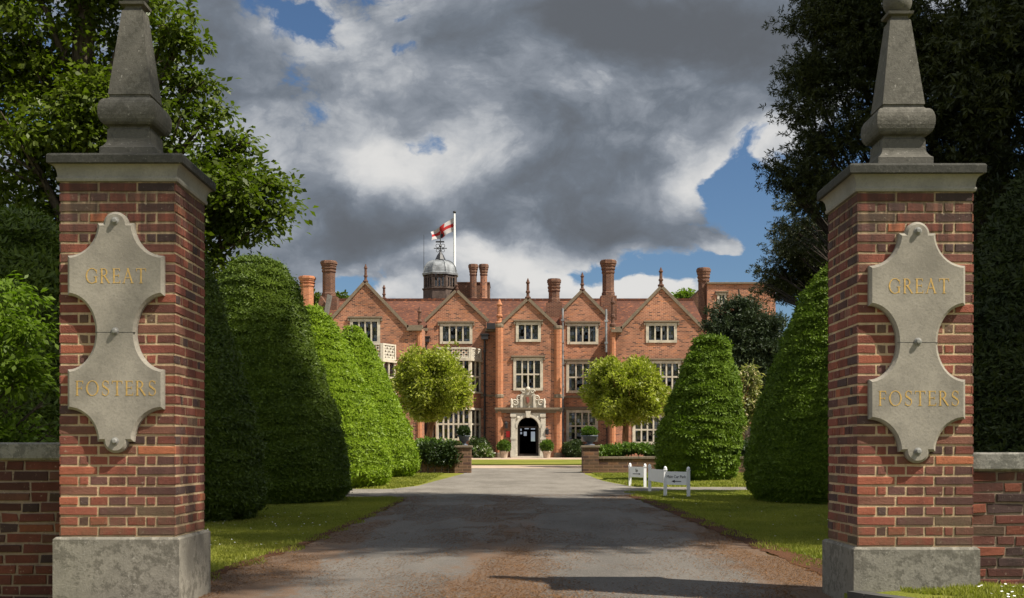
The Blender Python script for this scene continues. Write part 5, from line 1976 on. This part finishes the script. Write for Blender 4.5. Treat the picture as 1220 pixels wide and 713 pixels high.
# ------------------------------------------------------------------ forecourt walls, urns, pots, signs
def garden_wall(xa, xb, Yw, ztop, pier_x, label):
    zgnd = zg(Yw)
    root = thing('garden_wall', label, 'garden wall', ((xa + xb) / 2, Yw, zgnd), 'old brick walls flanking the upper drive')
    b = MB()
    b.box(xa, xb, Yw, Yw + 0.4, zgnd - 0.2, ztop - 0.08)
    b.build('brickwork', M['rubble'], root)
    b = MB()
    x = xa
    while x < xb - 0.02:
        w = min(0.62, xb - x)
        b.bbox(x + 0.004, x + w - 0.004, Yw - 0.04, Yw + 0.44, ztop - 0.08 + 0.001, ztop + random.uniform(-0.006, 0.006), 0.01)
        x += w
    b.build('coping', M['old_stone'], root)
    b = MB()
    hp = PZ(531, Yw - 0.1)
    b.box(pier_x - 0.25, pier_x + 0.25, Yw - 0.12, Yw + 0.5, zgnd - 0.2, hp - 0.07)
    p = b.build('pier', M['rubble'], root)
    b = MB()
    b.bbox(pier_x - 0.29, pier_x + 0.29, Yw - 0.16, Yw + 0.54, hp - 0.069, hp, 0.012)
    b.build('pier_cap', M['old_stone'], root).parent = p
    return hp


YW = 38.0
hpl = garden_wall(-8.5, -1.90, YW, PZ(541, YW), PX(551.5, YW), 'left ivy-draped old brick wall ending in a low pier')
hpr = garden_wall(2.55, 13.5, YW, PZ(544, YW), PX(703.5, YW), 'right old brick wall ending in a low pier, signs before it')


def potted(name, label, cat, c, pot_prof, pot_mat, leaf_c, leaf_r, n, leaf, leaf_mat, group, n_lathe=16):
    root = thing(name, label, cat, c, group)
    b = MB()
    b.lathe(c, pot_prof, n_lathe)
    b.build('pot', pot_mat, root)
    P, T, W, L, Wd = ball_leaves(leaf_c, leaf_r, n, leaf, seed=int(abs(c[0]) * 10))
    leaf_object('foliage', P, T, W, L, Wd, leaf_mat, root)
    return root


urn = [(0, 0.13), (0.05, 0.14), (0.06, 0.09), (0.12, 0.07), (0.16, 0.10), (0.22, 0.17), (0.36, 0.20), (0.40, 0.23), (0.43, 0.23), (0.44, 0.19)]
for x, hp, w in ((PX(552.5, YW), hpl, 'left'), (PX(703, YW), hpr, 'right')):
    c = (x, YW + 0.18, hp)
    s = 1.0 if w == 'left' else 1.15
    pr = [(z * 0.72, r * (0.85 if w == 'left' else 1.15)) for z, r in urn]
    potted('planted_urn', 'dark urn with a round clipped bush on the pier of the ' + w + ' garden wall', 'planter', c, pr, M['urn'],
           (x, YW + 0.18, hp + (0.42 if w == 'left' else 0.41)), (0.19 * (1 if w == 'left' else 1.2), 0.22, 0.17), 5000, (0.06, 0.032), M['shrub_dark'] if w == 'left' else M['shrub_green'], 'urns on the wall piers')

YP = 67.6
for px, w in ((600.5, 'left'), (651.5, 'right')):
    x = PX(px, YP)
    potted('potted_shrub', 'bright green shrub in a stone pot %s of the front door' % w, 'potted plant', (x, YP, zg(YP)),
           [(0, 0.17), (0.04, 0.18), (0.30, 0.23), (0.34, 0.26), (0.40, 0.26), (0.41, 0.22)], M['pot'], (x, YP, zg(YP) + 0.66), (0.36, 0.36, 0.31), 3500, (0.10, 0.055), M['shrub_green'], 'potted shrubs at the front door')


def shrub(label, px, Y, py_c, rpx, hpx, mat, n=5000, leaf=(0.12, 0.06), name='shrub', group='shrubs along the house front'):
    k = Y / 1465
    x = PX(px, Y)
    root = thing(name, label, 'shrub', (x, Y, zg(Y)), group)
    b = MB()
    for i in range(5):
        a_ = i * 1.257
        b.tube([(x, Y, zg(Y) - 0.05), (x + math.cos(a_) * rpx * k * 0.3, Y + math.sin(a_) * 0.2, PZ(py_c, Y)), (x + math.cos(a_) * rpx * k * 0.7, Y + math.sin(a_) * 0.4, PZ(py_c, Y) + hpx * k * 0.5)], [0.035, 0.022, 0.008], 5)
    b.build('stem', M['bark'], root)
    P, T, W, L, Wd = ball_leaves((x, Y, PZ(py_c, Y)), (rpx * k, min(rpx * k, 0.8), hpx * k), n, leaf, seed=int(px), noise=0.25)
    P[:, 2] = np.maximum(P[:, 2], zg(Y) + 0.02)
    leaf_object('foliage', P, T, W, L, Wd, mat, root)


shrub('dark rounded bush against the brick left of the porch', 570, 68.6, 534, 13, 13, M['shrub_dark'])
shrub('white flowered bush low beside the porch', 576, 67.2, 541, 10, 9, M['shrub_flower'], leaf=(0.16, 0.09), n=3500)
shrub('dark clipped bush under the window right of the porch', 684, 68.8, 536, 13, 11.5, M['shrub_dark'])
shrub('green bush at the foot of the right gabled wing', 795, 66.8, 538, 20, 9, M['shrub_green'])
shrub('dark green bush at the foot of the left gabled wing', 470, 66.6, 536, 18, 12, M['shrub_dark'])
# planting that spills over the garden walls
for lab, pa, pb, pyc, hp_, mat, grp, n in (
        ('ivy and bushy growth spilling over the left garden wall', 497, 546, 541, 15, M['shrub_dark'], None, 9000),
        ('bright green bushes along the top of the left garden wall', 490, 543, 533, 9, M['shrub_green'], None, 8000),
        ('fresh green bushes behind the right garden wall', 712, 790, 537, 7, M['shrub_green'], None, 9000),
        ('dark bushes behind the right garden wall past the yew', 868, 915, 537, 11, M['shrub_dark'], None, 6000)):
    Yh = 38.55 if 'ivy' not in lab else 37.98
    k = Yh / 1465
    xm = (PX(pa, Yh) + PX(pb, Yh)) / 2
    root = thing('bush_row', lab, 'bushes', (xm, Yh, zg(Yh)))
    nb = int((pb - pa) / 9) + 1
    Ps = []
    for i in range(nb):
        px = pa + (pb - pa) * (i + 0.5) / nb
        Ps.append(ball_leaves((PX(px, Yh), Yh + random.uniform(-0.05, 0.25), PZ(pyc + random.uniform(-3, 3), Yh)), (0.28, 0.22 if 'ivy' in lab else 0.5, hp_ * k * random.uniform(0.7, 1.2)), n // nb, (0.085, 0.05), seed=i, noise=0.3))
    A = [np.concatenate([q[j] for q in Ps]) for j in range(5)]
    leaf_object('foliage', *A, mat, root)
    b = MB()
    for i in range(nb):
        px = pa + (pb - pa) * (i + 0.5) / nb
        b.tube([(PX(px, Yh), Yh + 0.1 if 'ivy' not in lab else Yh - 0.02, zg(Yh) - 0.05), (PX(px, Yh) + 0.05, Yh + 0.1 if 'ivy' not in lab else Yh - 0.02, PZ(pyc, Yh))], [0.03, 0.012], 5)
    b.build('stem', M['bark'], root)


# ---- direction signs
def sign_post(mb, x, y, h, w=0.058):
    z = zg(y)
    mb.box(x - w / 2, x + w / 2, y - w / 2, y + w / 2, z - 0.15, z + h - 0.07)
    mb.box(x - w * 0.65, x + w * 0.65, y - w * 0.65, y + w * 0.65, z + h - 0.069, z + h - 0.055)
    mb.lathe((x, y, z + h - 0.055), [(0, w * 0.42), (0.02, w * 0.58), (0.045, w * 0.40), (0.06, 0.004)], 8, smooth=True)


def board_text(lines, p, q, z0, z1, root, board):
    """black painted words on the face of a board that runs from p to q"""
    p, q = Vector((p[0], p[1], 0)), Vector((q[0], q[1], 0))
    t = (q - p).normalized()
    n = Vector((t.y, -t.x, 0))
    for (txt, size, fz) in lines:
        c = p.lerp(q, 0.5) + n * 0.020
        z = z0 + (z1 - z0) * fz
        if txt in ('<', '>'):
            s = -1 if txt == '<' else 1
            b = MB()
            L = (q - p).length * size
            a = c - t * L / 2 * s
            e = c + t * L / 2 * s
            b.beam((a.x, a.y, z), (e.x - t.x * 0.05 * s, e.y - t.y * 0.05 * s, z), 0.004, 0.014)
            u = e - t * 0.075 * s
            tri = [(e.x, e.y, z), (u.x, u.y, z + 0.026), (u.x, u.y, z - 0.026)]
            b.face(tri if s < 0 else tri[::-1])
            b.build('arrow', M['black_paint'], root).parent = board
        else:
            cu = bpy.data.curves.new('words', 'FONT')
            cu.body = txt
            cu.size = size
            cu.align_x = 'CENTER'
            cu.extrude = 0.001
            to = bpy.data.objects.new('words', cu)
            COL.objects.link(to)
            dg = bpy.context.evaluated_depsgraph_get()
            me = bpy.data.meshes.new_from_object(to.evaluated_get(dg))
            bpy.data.objects.remove(to)
            me.materials.clear()
            me.materials.append(M['black_paint'])
            Mx = Matrix(((t.x, 0, n.x, c.x), (t.y, 0, n.y, c.y), (0, 1, 0, z), (0, 0, 0, 1)))
            me.transform(Mx)
            o0 = Vector(root['_origin'])
            me.transform(Matrix.Translation(-o0))
            o = link('lettering', me, root)
            o.parent = board


def sign(label, posts, panels, h):
    root = thing('direction_sign', label, 'sign', (posts[0][0], posts[0][1], zg(posts[0][1])), 'white direction signs on the right lawn')
    for (x, y) in posts:
        b = MB()
        sign_post(b, x, y, h)
        b.build('post', M['white_paint'], root)
    for (i, j, z0, z1, lines) in panels:
        p, q = Vector(posts[i]), Vector(posts[j])
        t = (q - p).normalized()
        p2, q2 = p + t * 0.030, q - t * 0.030
        zz = zg(p.y)
        b = MB()
        n = Vector((t.y, -t.x))
        c = [p2 + n * 0.016, q2 + n * 0.016, q2 - n * 0.016, p2 - n * 0.016]
        lo = [(v.x, v.y, zz + z0) for v in c]
        hi = [(v.x, v.y, zz + z1) for v in c]
        b.face(lo[::-1])
        b.face(hi)
        for k in range(4):
            l_ = (k + 1) % 4
            b.face([lo[k], lo[l_], hi[l_], hi[k]])
        bo = b.build('board', M['white_paint'], root)
        board_text(lines, p2, q2, zz + z0, zz + z1, root, bo)


def gp(px, py):
    y = 1.0574 / ((py - 540) / 1465 + 0.0115)
    return (PX(px, y), y)


sign('white board sign on two posts, farthest of the signs, before the old wall', [gp(750.6, 579.0), gp(768.4, 580.4)], [(0, 1, 0.20, 0.43, [('Spa', 0.09, 0.55), ('>', 0.55, 0.32)])], 0.51)
sign('three-post white corner sign with a car park board and a blank board', [gp(774.0, 586.0), gp(792.6, 591.5), gp(820.2, 592.5)],
     [(0, 1, 0.22, 0.46, []), (1, 2, 0.215, 0.455, [('Main Car Park', 0.072, 0.52), ('<', 0.48, 0.27)])], 0.55)

# ------------------------------------------------------------------ clipped yews
Y1P = [(0, 1.00), (0.25, 1.18), (0.7, 1.16), (1.4, 1.02), (2.1, 0.82), (2.7, 0.64), (3.2, 0.47), (3.6, 0.27), (3.82, 0.10), (3.88, 0.0)]
Y2P = [(0, 1.42), (0.25, 1.56), (0.6, 1.52), (1.4, 1.34), (2.4, 1.06), (3.1, 0.86), (3.6, 0.68), (3.9, 0.46), (4.08, 0.22), (4.14, 0.0)]
Y3P = [(0, 1.5), (0.25, 1.72), (0.6, 1.70), (1.4, 1.50), (2.2, 1.22), (2.8, 0.98), (3.3, 0.70), (3.7, 0.38), (3.92, 0.15), (3.97, 0.0)]
Y4P = [(0, 1.55), (0.3, 1.78), (0.7, 1.72), (1.5, 1.44), (2.3, 1.12), (3.0, 0.86), (3.5, 0.58), (3.85, 0.32), (4.02, 0.12), (4.08, 0.0)]
yew(-5.2, 12.8, [(h * 0.82, r * 1.0) for h, r in Y2P], 'dark clipped yew rising behind the wall left of the left gate pillar', M['yew_dark'], 60000, (0.085, 0.026))
yew(-4.45, 16.2, [(h, r * 0.93) for h, r in Y1P], 'narrow dark clipped yew just right of the left gate pillar', M['yew_dark'], 150000, (0.055, 0.020), ripple=0.034)
yew(-4.44, 21.0, Y2P, 'tallest dark round-topped clipped yew, second to the right of the left gate pillar', M['yew_deep'], 200000, (0.058, 0.021), ripple=0.034)
yew(-4.56, 27.2, Y3P, 'bright lime green clipped yew with a small brown patch near its foot', M['yew_lime_spot'], 170000, (0.070, 0.027), ripple=0.04)
yew(-4.53, 34.0, Y4P, 'farthest lime green clipped yew of the left row, near the wall', M['yew_lime'], 140000, (0.078, 0.031), ripple=0.04)
R1P = [(0, 1.38), (0.25, 1.52), (0.6, 1.55), (1.4, 1.38), (2.2, 1.12), (2.8, 0.92), (3.3, 0.70), (3.7, 0.44), (3.95, 0.2), (4.05, 0.0)]
yew(5.50, 21.0, R1P, 'large sunlit-topped clipped yew just left of the right gate pillar', M['yew_mid'], 210000, (0.058, 0.021), ripple=0.034)
R2P = [(0, 0.80), (0.2, 0.94), (0.6, 0.98), (1.2, 0.95), (1.9, 0.86), (2.6, 0.70), (3.1, 0.50), (3.4, 0.30), (3.58, 0.12), (3.64, 0.0)]
yew(4.50, 31.0, R2P, 'loose leafy clipped yew behind the white signs', M['yew_mid'], 110000, (0.095, 0.036), lean=[0, 0, 0.03, 0.12, 0.26, 0.36, 0.40, 0.42, 0.43, 0.43], ripple=0.09)
yew(5.9, 13.2, [(h * 1.0, r * 1.15) for h, r in R1P], 'very dark clipped yew behind the wall right of the right gate pillar', M['yew_shaded'], 70000, (0.085, 0.026))

# ------------------------------------------------------------------ standard trees before the house
def standard(label, Y, px, py, rx, ry, trunk, seed, n=15000, mat='standard', leaf=(0.15, 0.06), flat=0.85, group='round headed standard trees before the house', gap=0.36):
    k = Y / 1465
    base = (PX(trunk[0][0], Y), Y, zg(Y))
    root = thing('standard_tree', label, 'tree', base, group)
    c = Vector((PX(px, Y), Y, PZ(py, Y)))
    b = MB()
    for tr in [trunk]:
        b.tube([(PX(a, Y), Y, PZ(bb, Y)) for a, bb in tr] + [tuple(c)], [0.16 * 0.8, 0.12, 0.10, 0.08][:len(tr)] + [0.05], 9)
    for i in range(10):
        d = Vector(rand_dirs(1)[0])
        e = c + Vector((d.x * rx * k * 0.8, d.y * rx * k * 0.8, abs(d.z) * ry * k * 0.7))
        s = Vector((PX(trunk[-1][0], Y), Y, PZ(trunk[-1][1], Y)))
        b.tube([s, s.lerp(e, 0.5) + Vector((0, 0, -0.1)), e], [0.06, 0.04, 0.012], 6)
    b.build('trunk', M['bark_light'], root)
    lobes = []
    rg = random.Random(seed)
    for i in range(16):
        a_ = rg.uniform(0, 6.28)
        q = rg.random() ** 0.5
        lobes.append(((c.x + math.cos(a_) * q * rx * k * 0.72, c.y + math.sin(a_) * q * rx * k * 0.72, c.z + rg.uniform(-0.55, 0.62) * ry * k), (rx * k * 0.36, rx * k * 0.36, ry * k * 0.42)))
    C = lobe_points(lobes, 130, 0.40, seed, gap)
    Pp, D = clumps_to_leaves(C, 0.15 * RNG.uniform(0.7, 1.3, len(C)), max(4, n // max(1, len(C))), 0.8, 0.35)
    if mat == 'standard':
        q = ball_leaves(tuple(c), (rx * k * 0.93, rx * k * 0.93, ry * k * 0.92), n // 2, leaf, shell=0.2, noise=0.32, seed=seed)
        keep = (q[0][:, 2] > c.z - ry * k * 0.9) & (vnoise(q[0] * 2.6, seed) > 0.36)
        Pp, D = np.concatenate([Pp, q[0][keep]]), np.concatenate([D, q[1][keep]])
    m = len(Pp)
    W = norm(np.cross(D, rand_dirs(m)))
    s_ = RNG.uniform(0.6, 1.2, m)
    leaf_object('crown', Pp, D, W, leaf[0] * s_, leaf[1] * s_, M[mat], root, fold=0.25)
    return root


standard('round yellow green tree with a leaning trunk behind the left garden wall', 45.0, 516.5, 461, 44, 44, [(503, 548), (510, 522), (516, 498)], 3, 42000, gap=0.30)
standard('broad yellow green tree with a straight trunk behind the right garden wall', 45.0, 746, 468, 47, 41, [(745.5, 552), (745, 520), (746, 498)], 8, 42000, gap=0.30)
standard('small sparse variegated tree between the two right clipped yews', 42.0, 884, 475, 19, 42, [(882, 552), (883, 515), (884, 500)], 5, 5500, 'variegated', (0.17, 0.07), gap=0.45)

# ------------------------------------------------------------------ big trees
L = lambda px, py, r, Y=24.5, ry=None: px_lobe(px, py, r, Y, ry)
k_ = 24.5 / 1465
left_lobes = [L(300, 215, 42), L(326, 250, 30), L(262, 190, 45), L(280, 275, 38), L(250, 240, 48), L(212, 60, 38), L(232, 95, 26), L(205, 30, 34), L(180, 130, 55), L(200, 180, 45, 25.5), L(150, 60, 60, 25),
              L(110, 130, 70, 24), L(60, 60, 80, 24.5), L(30, 170, 75, 24), L(90, 240, 65, 25.5), L(30, 280, 60, 24.5), L(150, 210, 55, 26), L(150, 290, 50, 25.5), L(60, 340, 50, 25), L(190, 250, 45, 23.2), L(245, 140, 30), L(225, 210, 42, 23.4),
              L(285, 175, 26), L(-40, 100, 80), L(-50, 260, 80), L(-120, 180, 90), L(170, -30, 60), L(90, -60, 90), L(0, -60, 90), L(120, -160, 90), L(20, -180, 110), L(-90, -60, 110), L(60, -290, 90), L(225, 290, 36, 24), L(250, 310, 30, 24.2), L(268, 230, 34, 23.6)]
tree('broadleaf_tree', 'tall sunlit broadleaf tree spreading over the yews behind the left gate pillar', 'tree', (PX(105, 25), 25.0, zg(25)), (PX(90, 25), 25.0, PZ(-330, 25)), 0.42, left_lobes, M['broad'], M['bark'],
     dens=21, per=52, clump=0.36, leaf=(0.15, 0.09), gap=0.42, twigs=4, start=0.16, seed=21, shell=0.5)
# light green young tree behind the left wall
LY = lambda px, py, r, Y=9.4: px_lobe(px, py, r, Y)
tree('young_tree', 'light green leafy young tree above the coping of the left wall', 'tree', (-4.35, 9.5, zg(9.5)), (-4.3, 9.5, 2.9), 0.05,
     [LY(10, 420, 42), LY(-10, 370, 50), LY(20, 480, 40), LY(-40, 450, 60), LY(42, 505, 26), LY(-30, 520, 50), LY(5, 345, 28, 9.6), LY(-80, 400, 60), LY(52, 480, 16), LY(60, 515, 18), LY(20, 525, 20), LY(5, 455, 34), LY(25, 400, 24), LY(-20, 560, 50), LY(35, 440, 20)], M['lime_leaf'], M['bark'],
     dens=90, per=44, clump=0.17, leaf=(0.07, 0.03), gap=0.36, twigs=5, start=0.12, seed=4, flat=0.45)

C_ = lambda px, py, r, Y=17.0: px_lobe(px, py, r, Y)
cl = [C_(978, 25, 36), C_(960, 90, 30), C_(992, 95, 42), C_(955, 132, 24), C_(975, 165, 34), C_(958, 192, 22), C_(982, 225, 36), C_(968, 270, 32, 20), C_(945, 300, 30, 23), C_(925, 325, 22, 23.5), C_(912, 338, 14, 23.5), C_(1000, 290, 40, 23.5), C_(985, 335, 34, 23.5), C_(962, 240, 26, 21), C_(950, 275, 24, 22), C_(968, 318, 30, 23.5), C_(940, 338, 24, 24.5), C_(985, 280, 36, 22), C_(925, 350, 16, 24.5), C_(978, 200, 30, 18), C_(930, 208, 13), C_(942, 222, 12),
      C_(1035, 60, 60), C_(1050, 150, 60), C_(1045, 235, 55, 17.5), C_(1090, 60, 70), C_(1110, 180, 75, 17.5), C_(1080, 300, 60, 18), C_(1150, 100, 80), C_(1160, 260, 80, 18), C_(1030, 320, 40, 23.5), C_(1010, 10, 40), C_(1210, 40, 90), C_(1200, 330, 60, 18.5)]
k17 = 17.0 / 1465
for (dx, z, r) in ((-1.2, 7.9, 1.1), (0.0, 8.6, 1.3), (1.2, 8.2, 1.4), (-0.7, 9.8, 1.1), (0.8, 10.2, 1.2), (-0.4, 11.6, 1.1), (0.5, 12.4, 1.1), (0, 14.0, 1.0), (0.1, 15.6, 0.9), (0, 17.0, 0.7), (0, 18.2, 0.45), (1.8, 10.0, 1.1), (1.4, 13.5, .9)):
    cl.append(((6.2 + dx, 17.0 + random.uniform(-0.8, 0.8), z), (r, r, r * 0.8)))
conifer('conifer', 'dark ragged conifer with a dead side branch rising behind the right gate pillar', 'tree', (6.3, 17.2, zg(17.2)), (6.2, 17.0, 18.4), 0.42, cl, M['conifer'], M['bark_dark'],
        dens=92, sprays=18, clump=0.27, leaf=(0.062, 0.015), gap=0.33, seed=9, needles=14, start=0.14)
# second giant at the right edge: throws the shade across the drive and the left yews
big = [((6.8, 15.0, 6.0), 1.6), ((7.4, 13.8, 8.5), 2.0), ((7.0, 15.5, 4.3), 1.3), ((8.6, 14.5, 5.0), 2.2), ((8.8, 12.5, 9.5), 2.4), ((9.0, 15.0, 12.0), 2.6), ((10.5, 12.5, 7.5), 3.0), ((9.8, 10.6, 12.5), 2.4), ((10.6, 13.0, 15.5), 2.9), ((9.0, 10.8, 17.5), 2.2),
       ((10.5, 8.6, 15.5), 2.2), ((11.5, 12.0, 19.5), 2.8), ((9.6, 9.4, 20.5), 2.2), ((10.4, 11.0, 23.5), 2.3), ((12.5, 14.0, 11.0), 2.8), ((9.9, 2.75, 19.0), 1.05), ((9.9, 2.7, 20.2), 1.05), ((8.9, 5.6, 22.0), 2.0), ((11.2, 7.0, 18.5), 2.0), ((10.5, 15.5, 18.5), 2.2), ((11.0, 10.5, 10.5), 2.3), ((10.8, 9.0, 26.0), 1.6)]
conifer('conifer', 'black-green giant conifer filling the top right corner beyond the low wall', 'tree', (10.6, 12.4, zg(12.4)), (10.6, 11.4, 26.5), 0.6, big, M['conifer'], M['bark_dark'],
        dens=27, sprays=18, clump=0.5, leaf=(0.10, 0.028), gap=0.30, seed=14, needles=13, start=0.16)

P_ = lambda px, py, r, Y=50.0: px_lobe(px, py, r, Y)
conifer('pine_tree', 'grey green pine in front of the flat topped brick range', 'tree', (PX(893, 50), 50.0, zg(50)), (PX(880, 50), 50.0, PZ(345, 50)), 0.22,
        [P_(880, 362, 15), P_(862, 380, 20), P_(892, 382, 22), P_(875, 405, 24), P_(905, 412, 24), P_(856, 402, 16), P_(890, 435, 24), P_(915, 440, 22), P_(902, 455, 20), P_(925, 420, 22), P_(935, 450, 20), P_(915, 390, 18), P_(870, 428, 16)], M['conifer2'], M['bark'],
        dens=46, sprays=14, clump=0.30, leaf=(0.16, 0.04), gap=0.30, seed=5, needles=9, start=0.3)
T_ = lambda px, py, r, Y=88.0: px_lobe(px, py, r, Y)
tree('broadleaf_tree', 'yellow green treetop between the right gable and the twisted chimney', 'tree', (PX(820, 88), 88.0, HG), (PX(818, 88), 88.0, PZ(350, 88)), 0.3,
     [T_(815, 356, 11), T_(828, 362, 13), T_(808, 370, 12), T_(822, 378, 16), T_(840, 380, 14), T_(800, 385, 14)], M['lime_leaf'], M['bark'], dens=30, per=45, clump=0.45, leaf=(0.28, 0.18), gap=0.36, seed=6, start=0.5)
tree('broadleaf_tree', 'dark treetops low between the two left chimneys', 'tree', (PX(377, 90), 90.0, HG), (PX(376, 90), 90.0, PZ(365, 90)), 0.3,
     [T_(376, 358, 8, 90.0), T_(372, 368, 12, 90.0), T_(384, 370, 12, 90.0), T_(405, 358, 8, 90.), T_(412, 364, 10, 90.)], M['broad'], M['bark'], dens=30, per=45, clump=0.45, leaf=(0.28, 0.18), gap=0.36, seed=7, start=0.5)

for o in list(COL.objects):
    if '_origin' in o:
        del o['_origin']
